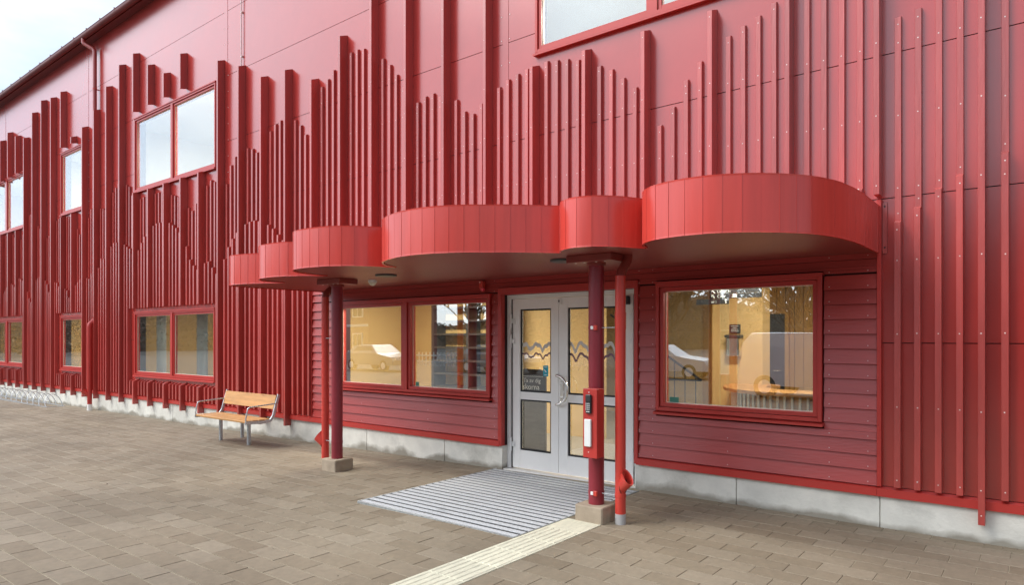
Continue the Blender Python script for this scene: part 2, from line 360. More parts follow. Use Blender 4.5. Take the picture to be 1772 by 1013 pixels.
# pavers 0.35 x 0.188 m in running bond, rows along the wall
PL, PW, GAP = 0.350, 0.188, 0.0035
MATX0, MATX1, MATY0, MATY1 = -5.36, -3.385, 4.26, 6.40
TX0, TX1, TY1 = -3.375, -3.02, 5.03
cells = []
for r in range(0, 48):
    y1 = 6.318 - PW * (r - 1); y0 = y1 - PW; y1c = min(y1, 6.475)
    if y1c - y0 < 0.03: continue
    off = -1.27 if r % 2 else -1.095
    for k in range(-75, 13):
        x0 = off + PL * k; x1 = x0 + PL
        if x1 < -27 or x0 > 3: continue
        pieces = [(x0, x1)]
        def cut(ps, a, c):
            out = []
            for p, q in ps:
                if q <= a or p >= c: out.append((p, q)); continue
                if p < a - 0.02: out.append((p, a))
                if q > c + 0.02: out.append((c, q))
            return out
        if (y0 + y1c) / 2 < TY1: pieces = cut(pieces, TX0 - .002, TX1 + .002)
        if MATY0 < (y0 + y1c) / 2 < 6.5: pieces = cut(pieces, MATX0 - .004, MATX1 + .004)
        for p, q in pieces: cells.append((p, q, y0, y1c))
def area(c):
    p, q, y0, y1 = c; pts = [proj(p, y0, 0), proj(q, y0, 0), proj(q, y1, 0), proj(p, y1, 0)]
    if any(t is None for t in pts): return 0
    xc = sum(t[0] for t in pts) / 4; yc = sum(t[1] for t in pts) / 4
    if not (-20 < xc < 1792 and yc < 1030): return 0
    a = 0
    for i in range(4):
        A, B_ = pts[i], pts[(i + 1) % 4]; a += A[0] * B_[1] - B_[0] * A[1]
    return abs(a) / 2
cells.sort(key=area, reverse=True)
paver_cache = {}
rest = MB()
for i, (p, q, y0, y1) in enumerate(cells):
    w, d = q - p - GAP, y1 - y0 - .006
    rs = random.Random(i * 7 + 3)
    dz = rs.uniform(-.0014, .0014); xc, yc = (p + q) / 2, (y0 + y1) / 2
    tx, ty = rs.uniform(-.003, .003), rs.uniform(-.004, .004)
    slope = (gz(xc + .1) - gz(xc - .1)) / .2
    if i < 300:
        key = (round(w, 3), round(d, 3))
        if key not in paver_cache:
            paver_cache[key] = MB().bbox(-w / 2, w / 2, -d / 2, d / 2, -.05, 0, .004).mesh('paver', M_PAVER)
        o = bpy.data.objects.new('paver', paver_cache[key]); COL.objects.link(o); o.parent = pave
        o.location = (xc, yc, gz(xc) + dz); o.rotation_euler = (ty, -math.atan(slope) + tx, 0)
    else:
        e = .004; vs = []
        for sx, sy, ins, zz in [(-1, -1, 0, -.012), (1, -1, 0, -.012), (1, 1, 0, -.012), (-1, 1, 0, -.012), (-1, -1, 0, -e), (1, -1, 0, -e), (1, 1, 0, -e), (-1, 1, 0, -e), (-1, -1, e, 0), (1, -1, e, 0), (1, 1, e, 0), (-1, 1, e, 0)]:
            X = xc + sx * (w / 2 - ins); Y = yc + sy * (d / 2 - ins)
            vs.append((X, Y, gz(X) + dz + zz + (X - xc) * tx + (Y - yc) * ty))
        rest.add(vs, [(0, 1, 5, 4), (1, 2, 6, 5), (2, 3, 7, 6), (3, 0, 4, 7), (4, 5, 9, 8), (5, 6, 10, 9), (6, 7, 11, 10), (7, 4, 8, 11), (8, 9, 10, 11)])
rest.build('paver_field', M_PAVER_I, pave, kind='stuff')

# tactile guide strip: ribbed tiles
tact = thing('tactile_strip', 'pale yellow ribbed guide strip with worn dark specks running to the concrete footing', 'guide strip', (TX0, 0, 0))
L_T = 0.35; k = 0; y = TY1
while y > -1.2:
    w = TX1 - TX0; tb = MB().bbox(.002, w - .002, .002, L_T - .002, -.05, .003, .003)
    if k > 0:
        for j in range(6):
            xr = .032 + j * (w - .064) / 5
            tb.add([(xr - .015, .004, .003), (xr + .015, .004, .003), (xr + .015, L_T - .004, .003), (xr - .015, L_T - .004, .003),
                    (xr - .009, .008, .0075), (xr + .009, .008, .0075), (xr + .009, L_T - .008, .0075), (xr - .009, L_T - .008, .0075)],
                   [(0, 1, 5, 4), (1, 2, 6, 5), (2, 3, 7, 6), (3, 0, 4, 7), (4, 5, 6, 7)])
    o = tb.build('tile', M_TACT, tact); o.location = (0, y - L_T, 0); y -= L_T; k += 1

# entrance mat
matt = thing('entrance_mat', 'large grey slatted foot grating set in the paving before the double door', 'door mat', (0, 0, 0))
MB().box(MATX0 + .01, MATX1 - .01, MATY0 + .01, MATY1, -.05, -.004).build('mat_well', M_RUBBER, matt)
mf = MB(); t = .012
mf.box(MATX0, MATX0 + t, MATY0, MATY1, -.03, .003).box(MATX1 - t, MATX1, MATY0, MATY1, -.03, .003).box(MATX0 + t, MATX1 - t, MATY0, MATY0 + t, -.03, .003)
mf.build('mat_frame', M_GALV, matt)
n_sl = 21; pitch = (MATY1 - MATY0 - 2 * t) / n_sl; xm = -4.38
for i in range(n_sl):
    y0 = MATY0 + t + i * pitch
    for (a, c) in ((MATX0 + t + .002, xm - .0015), (xm + .0015, MATX1 - t - .002)):
        MB().box(a, c, y0 + .019, y0 + pitch - .019, -.02, .001 + random.uniform(-.0006, .0006)).build('slat', M_MATSLAT, matt)

# ================================================================== SCHOOL BUILDING
bld = thing('school_building', 'long red two storey school building clad in panels and vertical timber battens', 'building', (0, 0, 0))
BX0, BX1, EAVE = -31.0, 4.0, 8.87
# openings (x0, x1, z0, z1): upper row, lower row, entrance
UPPER = [(-26.55, -23.34, 4.86, 6.47), (-20.38, -18.68, 4.86, 6.47), (-15.88, -12.33, 4.86, 6.47), (-4.80, -1.68, 5.02, 6.60)]
LOWER = [(-26.55, -23.40, 0.80, 2.17), (-20.38, -18.70, 0.80, 2.17), (-15.88, -12.36, 0.80, 2.17)]
ENTW = [(-8.60, -5.48, 0.865, 2.15), (-3.208, -1.587, 0.865, 2.18)]
DOOR = (-5.30, -3.465, -0.02, 2.15)
SIDX0, SIDX1, SIDZ = -9.24, -1.15, 2.78
def sub_rects(x0, x1, z0, z1, holes):
    """rectangle minus holes as a list of abutting rectangles"""
    zs = sorted({z0, z1} | {z for h in holes for z in (h[2], h[3]) if z0 < z < z1 and h[0] < x1 and h[1] > x0})
    out = []
    for a, c in zip(zs, zs[1:]):
        segs = [(x0, x1)]
        for h in holes:
            if h[2] < c - 1e-6 and h[3] > a + 1e-6:
                ns_ = []
                for p, q in segs:
                    if h[1] <= p or h[0] >= q: ns_.append((p, q)); continue
                    if p < h[0]: ns_.append((p, h[0]))
                    if q > h[1]: ns_.append((h[1], q))
                segs = ns_
        out += [(p, q, a, c) for p, q in segs]
    return out
holes = UPPER + LOWER + ENTW + [DOOR]
# inner structural wall
b = MB()
for (p, q, a, c) in sub_rects(BX0, BX1, 0.28, EAVE, holes): b.box(p, q, 6.497, 6.70, a, c)
b.build('wall_core', M_BACK, bld)
b = MB()
b.box(BX0, BX1, 6.70, 17.0, 2.95, 3.1).box(BX0, BX1, 6.72, 17.0, -0.12, 0.015)
b.build('floor_slab', M_FLOOR, bld)
MB().box(BX0, BX0 + .2, 6.70, 17, -.2, EAVE).box(BX1 - .2, BX1, 6.70, 17, -.2, EAVE).box(BX0, BX1, 17, 17.2, -.2, EAVE).build('outer_wall', M_PANEL, bld)
# cladding panels
vj = [BX0, -25.15, -18.60, -11.97, -5.27, 1.38, BX1]
hj = [0.35, 1.575, 2.81, 4.04, 5.275, 6.50, 7.70, EAVE]
phole = UPPER + LOWER + [(SIDX0, SIDX1, -1, SIDZ)]
for a, c in zip(hj, hj[1:]):
    for p, q in zip(vj, vj[1:]):
        rc = sub_rects(p + .003, q - .003, a + .004, c - .004, phole)
        if not rc: continue
        b = MB()
        rc.sort(); grp = []
        for r4 in rc:      # pieces cut apart by an opening become panels of their own
            hit = [g for g in grp if any(not (r4[0] > h[1] + 1e-4 or r4[1] < h[0] - 1e-4 or r4[2] > h[3] + 1e-4 or r4[3] < h[2] - 1e-4) for h in g)]
            for g in hit: grp.remove(g)
            grp.append(sum(hit, []) + [r4])
        for g in grp:
            b = MB()
            for (x0, x1, z0, z1) in g: b.box(x0, x1, YW, YW + .010, z0, z1)
            b.build('wall_panel', M_PANEL, bld)
# cover strips over the vertical joints with rivets, thin cable beside one of them
riv = MB()
for x in vj[1:-1]:
    if x in (-5.27,): zr = [(2.82, EAVE - .03)]
    else: zr = [(0.4, EAVE - .03)]
    for z0, z1 in zr:
        MB().box(x - .045, x + .045, YW - .004, YW - .0005, z0, z1).build('joint_strip', M_PANEL, bld)
        z = z0 + .1
        while z < z1:
            for dx in (-.065, .065): riv.tube([(x + dx, YW + .001, z), (x + dx, YW - .004, z)], .007, 6)
            z += .3
riv.build('rivets', M_SCREW, bld, kind='stuff')
b = MB().tube([(-11.40, YW - .03, 6.35), (-11.40, YW - .03, EAVE - .02)], .009, 8)
for z in (6.7, 7.5, 8.3): b.box(-11.42, -11.38, YW - .035, YW, z, z + .02)
b.build('conductor_cable', M_SCREW, bld)

# ------------------------------------------------------------------ battens
UPPER_TOP = {-127: 4.972, -126: 5.073, -124: 5.123, -123: 5.144, -122: 5.041, -121: 4.894, -119: 4.75, -118: 4.661, -117: 4.544, -116: 4.403, -114: 4.344, -113: 4.393, -112: 4.504, -111: 4.645, -109: 4.737, -108: 4.767, -107: 4.766, -106: 4.75, -104: 4.767, -103: 4.739, -102: 4.656, -101: 4.522, -99: 4.369, -98: 4.215, -97: 4.288, -96: 4.417, -94: 4.56, -93: 4.766, -92: 4.889, -91: 4.815, -89: 4.711, -88: 4.693, -87: 4.653, -86: 4.875, -84: 4.995, -83: 5.086, -82: 5.172, -81: 5.138, -79: 5.07, -78: 5.011, -77: 4.806, -76: 4.752, -74: 4.659, -73: 4.679, -72: 4.701, -71: 4.707, -69: 4.68, -68: 4.681, -67: 4.665, -66: 4.634, -64: 4.555, -63: 4.516, -62: 4.473, -61: 4.327, -59: 4.199, -58: 4.124, -57: 4.25, -56: 4.427, -54: 4.544, -53: 4.621, -52: 4.571, -51: 4.535, -49: 4.465, -48: 4.789, -47: 4.92, -46: 4.995, -44: 5.002, -43: 4.962, -42: 4.874, -41: 4.939, -39: 5.165, -38: 5.255, -37: 5.291, -36: 5.285, -34: 5.207, -33: 5.092, -32: 4.914, -31: 5.239, -29: 5.589, -28: 5.674, -27: 5.781, -26: 5.887, -24: 5.941, -23: 5.944, -22: 5.918, -21: 5.811, -19: 5.659, -18: 5.53, -17: 5.354, -16: 5.148, -14: 4.866, -13: 4.913, -12: 4.922, -11: 4.855, -9: 4.739, -8: 4.555, -7: 4.495, -6: 4.597, -4: 4.735, -3: 4.798, -2: 4.831, -1: 4.855, 1: 4.873, 2: 4.847, 3: 4.823, 4: 4.776, 6: 4.635, 7: 4.559, 8: 4.43, 9: 4.295, 11: 3.831, 12: 3.992, 13: 4.236, 14: 4.386, 16: 4.561, 17: 4.62, 18: 4.672, 19: 4.754, 21: 4.993, 22: 5.097, 23: 5.197, 24: 5.292, 26: 4.316, 27: 4.344, 28: 4.641, 29: 4.821, 31: 4.579, 32: 4.309}
LOWER_TOP = {-129: 3.359, -128: 3.334, -127: 3.276, -126: 3.302, -124: 2.923, -123: 2.736, -122: 2.625, -121: 3.002, -119: 3.23, -118: 3.271, -117: 3.295, -116: 3.239, -114: 3.165, -113: 3.068, -112: 2.852, -111: 2.982, -109: 3.091, -108: 3.072, -107: 2.97, -106: 2.933, -104: 2.884, -103: 2.838, -102: 2.646, -101: 2.796, -99: 2.944, -98: 3.018, -97: 3.079, -96: 3.094, -94: 3.081, -93: 3.056, -92: 3.174, -91: 3.221, -89: 3.286, -88: 3.496, -87: 3.485, -86: 3.637, -84: 3.738, -83: 3.801, -82: 3.802, -81: 3.776, -79: 3.716, -78: 3.652, -77: 3.6, -76: 3.469, -74: 3.531, -73: 3.675, -72: 3.798, -71: 3.858, -69: 3.992, -68: 4.026, -67: 4.021, -66: 4.027, -64: 3.972, -63: 3.912, -62: 3.84, -61: 3.74, -59: 3.429, -58: 3.155, -57: 3.029, -56: 2.945, -54: 3.044, -53: 3.067, -52: 2.941, -51: 2.82, -49: 3.069, -48: 3.28, -47: 3.417, -46: 3.519, -44: 3.638, -43: 3.667, -42: 3.674, -41: 3.646, -39: 3.552, -38: 3.471, -37: 3.353, -36: 3.249, -34: 3.137, -33: 3.059, -32: 3.01, -31: 2.961, 24: 2.894, 26: 2.585, 27: 2.686, 28: 2.822, 29: 2.91, 31: 3.041, 32: 3.118}
DEEP_TOP = {-125: 7.346, -120: 7.917, -115: 8.099, -110: 8.013, -105: 4.75, -100: 4.756, -95: 6.802, -90: 7.068, -85: 7.463, -80: 7.783, -75: 4.793, -70: 4.784, -65: 4.795, -60: 4.798, -55: 4.8, -50: 6.756, -45: 6.473, -40: 6.104, -35: 6.043, -30: 5.71, -25: 6.197, -20: 7.45, -15: 7.9, -10: 7.7, -5: 7.3, 0: 4.817, 5: 4.818, 10: 4.824, 15: 4.819, 20: 6.2, 25: 6.6, 30: 6.0}
DEEP_BLOCK = {-75: (6.575, 7.847), -70: (6.577, 7.415), -65: (6.573, 7.061), -60: (6.579, 7.271), -100: (6.54, 6.697), -105: (6.556, 8.006), -130: (6.444, 7.533), -135: (6.433, 7.772), -140: (6.418, 7.66), -145: (6.378, 7.102)}

SL = 0.40        # slope of the sawn top: rises towards the wall
Y_UP, Y_LOW, Y_DEEP, BWID = 6.440, 6.395, 6.340, 0.046
RAILZ = 0.365
screw = MB(); battens = []
def batten(n, yf, z0, z1, top=True):
    x1 = nx(n); x0 = x1 - BWID; d = YW - yf; e = .0015
    rs = random.Random(n * 13 + int(z1 * 100)); x0 += rs.uniform(-.001, .001); x1 += rs.uniform(-.001, .001)
    zt0 = z1; zt1 = z1 + (SL * d if top else 0)
    zb0 = z0; zb1 = z0 + (0.25 * d if (top == 'block') else 0)
    y1 = YW - .0015
    vs = [(x0, yf + e, zb0), (x0 + e, yf, zb0), (x1 - e, yf, zb0), (x1, yf + e, zb0), (x1, y1, zb1), (x0, y1, zb1),
          (x0, yf + e, zt0), (x0 + e, yf, zt0), (x1 - e, yf, zt0), (x1, yf + e, zt0), (x1, y1, zt1), (x0, y1, zt1)]
    lean = rs.uniform(-.0022, .0022); vs = vs[:6] + [(x_ + lean, y_, z_) for x_, y_, z_ in vs[6:]]
    fs = [(5, 4, 3, 2, 1, 0), (6, 7, 8, 9, 10, 11)] + [(i, (i + 1) % 6, 6 + (i + 1) % 6, 6 + i) for i in range(6)]
    fs = [tuple(reversed(f)) if False else f for f in fs]
    pc = proj(x0, yf, max(z0, 0.3)); pd = proj(x1, YW, min(z1, 4.0))
    if pc and pd: size = abs(pd[0] - pc[0]) * (z1 - z0) / pc[2]
    else: size = 0
    pt = proj(x1, yf, z0)
    if pt and pt[1] < -5: size = 0
    if pc and (pc[0] < -10 or pc[0] > 1790): size = 0
    battens.append((size, vs, fs))
    if n >= -30:
        z = 0.43
        zs = {round(z0 + .07, 2), round(z1 - .06, 2)}
        while z < z1:
            if z > z0 + .15 and z < z1 - .12: zs.add(z)
            z += .6125
        for z in zs: screw.disc(((x0 + x1) / 2 + rs.uniform(-.003, .003), yf + .0005, z + rs.uniform(-.004, .004)), (0, -1, 0), .0055, .0015, 8)
def allowed(n, z0, z1, top_row):
    """intervals of [z0,z1] outside the windows"""
    x = nx(n) - BWID / 2; iv = [(z0, z1)]
    excl = []
    for (a, c, p, q) in LOWER:
        lo, hi = (a - .12, c + .0)
        if lo < x < hi + .07: excl.append((0.665, 2.27))
    for (a, c, p, q) in UPPER[:3]:
        if a - .12 < x < c + .07: excl.append((4.80, 6.56))
    if UPPER[3][0] - .1 < x < UPPER[3][1] + .0: excl.append((4.93, 6.70))
    for e0, e1 in excl:
        out = []
        for p, q in iv:
            if q <= e0 or p >= e1: out.append((p, q)); continue
            if p < e0: out.append((p, e0))
            if q > e1: out.append((e1, q))
        iv = out
    return [(p, q) for p, q in iv if q - p > .05]
for n in range(-178, 55):
    if nx(n) > BX1 - .1 or nx(n) < BX0 + .1: continue
    entrance = SIDX0 + .0 < nx(n) - .02 < SIDX1 + .05
    base = 2.83 if entrance else RAILZ
    rs = random.Random(n)
    if n % 5 == 0:
        top = DEEP_TOP.get(n, rs.uniform(5.2, 7.2))
        if n < -125 and n > -150: top = 4.76
        lo = base if entrance else 0.165
        for (p, q) in allowed(n, lo, top, 0):
            batten(n, Y_DEEP, p, q)
        if n in DEEP_BLOCK: batten(n, Y_DEEP, *DEEP_BLOCK[n], top='block')
    else:
        ph = n * 0.35
        top = UPPER_TOP.get(n, 4.8 + .35 * sin(ph) + rs.uniform(-.1, .1))
        if -151 < n < -127: top = min(top, 4.76)
        mid = LOWER_TOP.get(n, (3.05 + .2 * sin(ph * 1.3)) if not entrance else 0)
        if n > 32: mid = 3.1 - .25 * abs(((n - 32) % 10) - 5) / 2
        if mid > base:
            for (p, q) in allowed(n, base, mid, 0): batten(n, Y_LOW, p, q)
            for (p, q) in allowed(n, mid + .012 + SL * (YW - Y_LOW) * 0, top, 0): batten(n, Y_UP, p, q)
        else:
            for (p, q) in allowed(n, base, top, 0): batten(n, Y_UP, p, q)
battens.sort(key=lambda t: -t[0])
rest = MB()
for i, (sz, vs, fs) in enumerate(battens):
    if i < 300: MB().add(vs, fs).build('batten', M_BATTEN, bld)
    else: rest.add(vs, fs)
rest.build('batten_rows', M_BATTEN, bld, kind='stuff')
screw.build('screws', M_SCREW, bld, kind='stuff')

# ------------------------------------------------------------------ plinth and rail
pj = [BX0, -28.0, -25.0, -22.0, -19.0, -16.2, -14.05, -11.9, -9.86, -7.9, -6.3, DOOR[0] - .0, None, DOOR[1] + .0, -2.37, -1.13, 0.85, 3.0, BX1]
for a, c in zip(pj, pj[1:]):
    if a is None or c is None: continue
    rs = random.Random(int(a * 10)); MB().bbox(a + .003, c - .003, 6.452 + rs.uniform(-.002, .002), 6.78, -.5, .276, .004).build('plinth_block', M_CONC, bld)
MB().box(DOOR[0] - .02, DOOR[1] + .02, 6.47, 6.80, -.5, -.005).build('threshold', M_ALU, bld)
for a, c in ((BX0, SIDX0 - .03), (SIDX0 - .028, DOOR[0] - .03), (DOOR[1] + .03, SIDX1), (SIDX1 + .002, BX1)):
    b = MB().xprism([(6.418, .270), (6.418, .338), (6.478, .350), (6.478, .277), (6.425, .277), (6.425, .270)], a, c)
    b.build('base_rail', M_TRIM, bld)

# ------------------------------------------------------------------ windows
def frame_ring(b, x0, x1, z0, z1, y0, y1, w, wz=None):
    wz = wz or w
    b.bbox(x0, x0 + w, y0, y1, z0, z1, .003); b.bbox(x1 - w, x1, y0, y1, z0, z1, .003)
    b.box(x0 + w, x1 - w, y0 + .001, y1 - .001, z0, z0 + wz); b.box(x0 + w, x1 - w, y0 + .001, y1 - .001, z1 - wz, z1)
def window(x0, x1, z0, z1, mull, glass, label=None, trim=M_TRIM, sidingwin=False):
    """fixed frame in the opening, one sash ring per light, sloping sill flashing"""
    yo = 6.415 if sidingwin else 6.45
    b = MB(); w = .036
    frame_ring(b, x0, x1, z0, z1, yo, 6.56, w)
    for m0, m1 in mull: b.box(m0, m1, yo + .002, 6.559, z0 + w, z1 - w)
    win = b.build('window', trim, bld)
    if label: win['label'] = label
    edges = [x0 + w] + [q for mm in mull for q in mm] + [x1 - w]
    for i in range(0, len(edges), 2):
        a, c = edges[i] + .004, edges[i + 1] - .004
        s = MB(); frame_ring(s, a, c, z0 + w + .004, z1 - w - .004, yo + .022, 6.545, .040)
        s.build('sash', trim, win)
        MB().box(a + .038, c - .038, 6.500, 6.506, z0 + w + .042, z1 - w - .042).build('pane', glass, win)
        g = MB(); frame_ring(g, a + .039, c - .039, z0 + w + .043, z1 - w - .043, 6.492, 6.4995, .007); g.build('gasket', M_CREAM, win)
    s = MB().xprism([(yo - .028, z0 - .040), (yo - .028, z0 - .016), (6.49, z0 + .002), (6.49, z0 - .03), (yo - .024, z0 - .035)], x0 - .015, x1 + .015)
    s.build('sill', trim, win)
    h = MB().xprism([(yo - .012, z1 - .0), (yo - .012, z1 + .022), (6.49, z1 + .030), (6.49, z1 - .0)], x0 - .01, x1 + .01)
    h.build('head_flashing', trim, win)
    return win
def mid_m(x0, x1): c = (x0 + x1) / 2; return [(c - .045, c + .045)]
window(*UPPER[0], [(-24.99, -24.90)], M_GLASS_UP)
window(*UPPER[1], [], M_GLASS_UP)
window(*UPPER[2], mid_m(-15.88, -12.33), M_GLASS_UP)
window(*UPPER[3], [(-3.30, -3.21)], M_GLASS_UP)
window(*LOWER[0], [(-24.99, -24.90)], M_GLASS)
window(*LOWER[1], [], M_GLASS)
window(*LOWER[2], mid_m(-15.88, -12.36), M_GLASS)
window(*ENTW[0], [(-7.095, -7.0)], M_GLASS, sidingwin=True)
window(*ENTW[1], [], M_GLASS, sidingwin=True)
for (x, z, w) in ((-3.085, .945, .10), (-6.90, .945, .065)):
    MB().box(x, x + w, 6.496, 6.4985, z, z + .06).build('glass_sticker', M_GREEN, bld)

# upper battens stop on a ledge at the window heads: small strip trims
# ------------------------------------------------------------------ siding at the entrance
BP = .130
rows = []; z = .352
while z < SIDZ - .02: rows.append((z, min(z + BP, SIDZ))); z += BP
wins = [(a - .012, c + .012, p - .06, q + .035) for a, c, p, q in ENTW] + [(DOOR[0] - .06, DOOR[1] + .05, -1, DOOR[3] + .09)]
MB().box(SIDX0, SIDX1, 6.478, 6.4965, .352, SIDZ).build('siding_backing', M_BACK, bld) if False else None
bk = MB()
for (p, q, a, c) in sub_rects(SIDX0, SIDX1, .352, SIDZ, [(h[0] + .03, h[1] - .03, h[2] + .03, h[3] - .03) for h in wins]): bk.box(p, q, 6.484, 6.4965, a, c)
bk.build('siding_backing', M_BACK, bld)
for z0, z1 in rows:
    for (p, q, a, c) in sub_rects(SIDX0 + .002, SIDX1 - .002, z0, z1, wins):
        if c - a < .02 or q - p < .03: continue
        # butt joints in the long boards
        cuts = [p]
        if q - p > 4: cuts.append(p + 3.6 * random.uniform(.55, .95))
        cuts.append(q)
        for u, v in zip(cuts, cuts[1:]):
            f0 = (a - z0) / BP; f1 = (c - z0) / BP; jit = random.uniform(-.0008, .0008)
            yb = 6.436 + .024 * f0 + jit; yt = 6.436 + .024 * f1 + jit
            MB().xprism([(yb, a + .001), (yt, c - .001), (6.480, c - .001), (6.480, a + .004), (yb + .004, a + .001)], u + .001, v - .001).build('siding_board', M_SIDING, bld)
b = MB()
for z0, z1 in rows[:-3]:
    for x in (-1.22, -1.53, -2.45, -3.41, -3.25, -6.6, -8.0, -5.42, -8.66, -9.2):
        if (-8.6 < x < -5.5 or -3.2 < x < -1.6) and z0 > .74: continue
        b.disc((x, 6.4395, z0 + .03), (0, -1, 0), .004, .0015, 6)
b.build('siding_screws', M_SCREW, bld, kind='stuff')
MB().bbox(SIDX1, SIDX1 + .035, 6.425, 6.49, .352, 2.80, .003).build('corner_trim', M_TRIM, bld); MB().bbox(SIDX0 - .032, SIDX0, 6.43, 6.49, .352, 2.80, .003).build('corner_trim', M_TRIM, bld)
# door surround
b = MB(); b.bbox(DOOR[0] - .055, DOOR[0] - .001, 6.425, 6.60, .277, DOOR[3] + .085, .003); b.bbox(DOOR[1] + .001, DOOR[1] + .045, 6.425, 6.60, .277, DOOR[3] + .085, .003)
b.box(DOOR[0] - .001, DOOR[1] + .001, 6.428, 6.60, DOOR[3] + .001, DOOR[3] + .085)
b.build('door_surround', M_TRIM, bld)

# ------------------------------------------------------------------ double door
DY = 6.545
b = MB(); x0, x1, z1 = DOOR[0], DOOR[1], DOOR[3]
b.bbox(x0, x0 + .055, DY, DY + .09, 0, z1, .003); b.bbox(x1 - .055, x1, DY, DY + .09, 0, z1, .003); b.box(x0 + .055, x1 - .055, DY + .001, DY + .088, z1 - .05, z1)
b.build('door_frame', M_ALU, bld)
b = MB(); b.box(x0 + .055, x0 + .068, DY + .02, DY + .08, 0, z1 - .05).box(x1 - .068, x1 - .055, DY + .02, DY + .08, 0, z1 - .05).build('door_gasket', M_RUBBER, bld)
def leaf(a, c, g0, g1):
    l = MB(); z0, z1_ = .012, DOOR[3] - .055; y0, y1 = DY + .012, DY + .075
    l.bbox(a, g0, y0, y1, z0, z1_, .002); l.bbox(g1, c, y0, y1, z0, z1_, .002)
    for (p, q) in ((z0, .235), (.862, .955), (1.972, z1_)): l.box(g0, g1, y0 + .001, y1 - .001, p, q)
    lf = l.build('door_leaf', M_ALU, bld)
    for (p, q) in ((.235, .862), (.955, 1.972)):
        s = MB(); frame_ring(s, g0, g1, p, q, y0 + .012, y0 + .03, .020); s.build('gasket', M_RUBBER, lf)
        MB().box(g0 + .002, g1 - .002, y0 + .034, y0 + .040, p + .002, q - .002).build('glass_pane', M_GLASS_DOOR, lf)
    return lf
left_leaf = leaf(-5.222, -4.531, -5.105, -4.640)
right_leaf = leaf(-4.527, -3.543, -4.400, -3.700)
for lf, xh, sgn in ((left_leaf, -5.232, 1), (right_leaf, -3.532, -1)):
    for z in (1.58, 1.83, .30) if sgn > 0 else (1.58, 1.85, .30):
        h = MB(); h.tube([(xh, DY - .012, z - .085), (xh, DY - .012, z + .085)], .014, 12)
        h.bbox(min(xh, xh + sgn * .05), max(xh, xh + sgn * .05), DY - .004, DY + .012, z - .028, z + .028, .003)
        h.bbox(min(xh, xh - sgn * .03), max(xh, xh - sgn * .03), DY - .006, DY, z + .035, z + .08, .002)
        h.bbox(min(xh, xh - sgn * .03), max(xh, xh - sgn * .03), DY - .006, DY, z - .08, z - .035, .002)
        h.build('hinge', M_WHITE, lf)
# half ring pull handle, lock plate, closer, catch
yh = DY - .055; hc = (-4.53, 1.005); R = .172
arc = [(hc[0], DY + .012, hc[1] + R), (hc[0], yh + .02, hc[1] + R)] + [(hc[0] + R * sin(t), yh, hc[1] + R * cos(t)) for t in [i * pi / 22 for i in range(1, 22)]] + [(hc[0], yh + .02, hc[1] - R), (hc[0], DY + .012, hc[1] - R)]
MB().tube(arc, .016, 14).build('handle', M_STEEL, right_leaf)
MB().bbox(-4.497, -4.447, DY - .004, DY + .011, .87, 1.15, .004).tube([(-4.472, DY - .02, 1.07), (-4.472, DY, 1.07)], .017, 16).tube([(-4.472, DY - .03, .915), (-4.472, DY, .915)], .013, 12).build('lock_plate', M_STEEL, right_leaf)
MB().bbox(-3.72, -3.575, DY - .045, DY + .010, 1.985, 2.075, .006).build('door_closer', M_BLACK, right_leaf)
MB().bbox(-4.535, -4.475, DY - .004, DY + .011, 2.015, 2.085, .003).build('catch', M_WHITE, right_leaf)
MB().box(-4.520, -4.505, DY - .007, DY - .004, 2.04, 2.066).build('catch_slot', M_BLACK, right_leaf)
# wavy film bands, blue sticker on the glass
def wave(a, c, zc, amp, th, seed, m, parent, ycor):
    rs = random.Random(seed); b = MB(); n = 60; pts = []
    for i in range(n + 1):
        u = i / n; x = a + (c - a) * u
        z = zc + amp * (abs(sin(2.6 * pi * u * (c - a) / .47 + seed)) - .5) + amp * .35 * abs(sin(6.3 * pi * u + seed * 2))
        pts.append((x, z))
    for (xa, za), (xb, zb) in zip(pts, pts[1:]): b.box(xa, xb, ycor, ycor + .0012, min(za, zb) - th / 2, max(za, zb) + th / 2)
    b.build('film_band', m, parent)
yg = DY + .012 + .0325
wave(-5.088, -4.657, 1.49, .07, .045, 1, M_FROST, left_leaf, yg); wave(-5.088, -4.657, 1.385, .06, .018, 4, M_PURPLE, left_leaf, yg - .002)
wave(-4.383, -3.717, 1.49, .09, .040, 2, M_FROST, right_leaf, yg); wave(-4.383, -3.717, 1.375, .08, .024, 5, M_PURPLE, right_leaf, yg - .002)
MB().bbox(-4.775, -4.700, yg - .003, yg - .0015, 1.155, 1.285, .0005).build('blue_sticker', M_CYAN, left_leaf)
b = MB().tube([(-4.755, yg - .0035, 1.235), (-4.742, yg - .0035, 1.222), (-4.728, yg - .0035, 1.205)], .007, 6).box(-4.757, -4.719, yg - .0035, yg - .003, 1.168, 1.176).box(-4.76, -4.716, yg - .0035, yg - .003, 1.262, 1.268)
b.build('sticker_mark', M_LETTER, left_leaf)

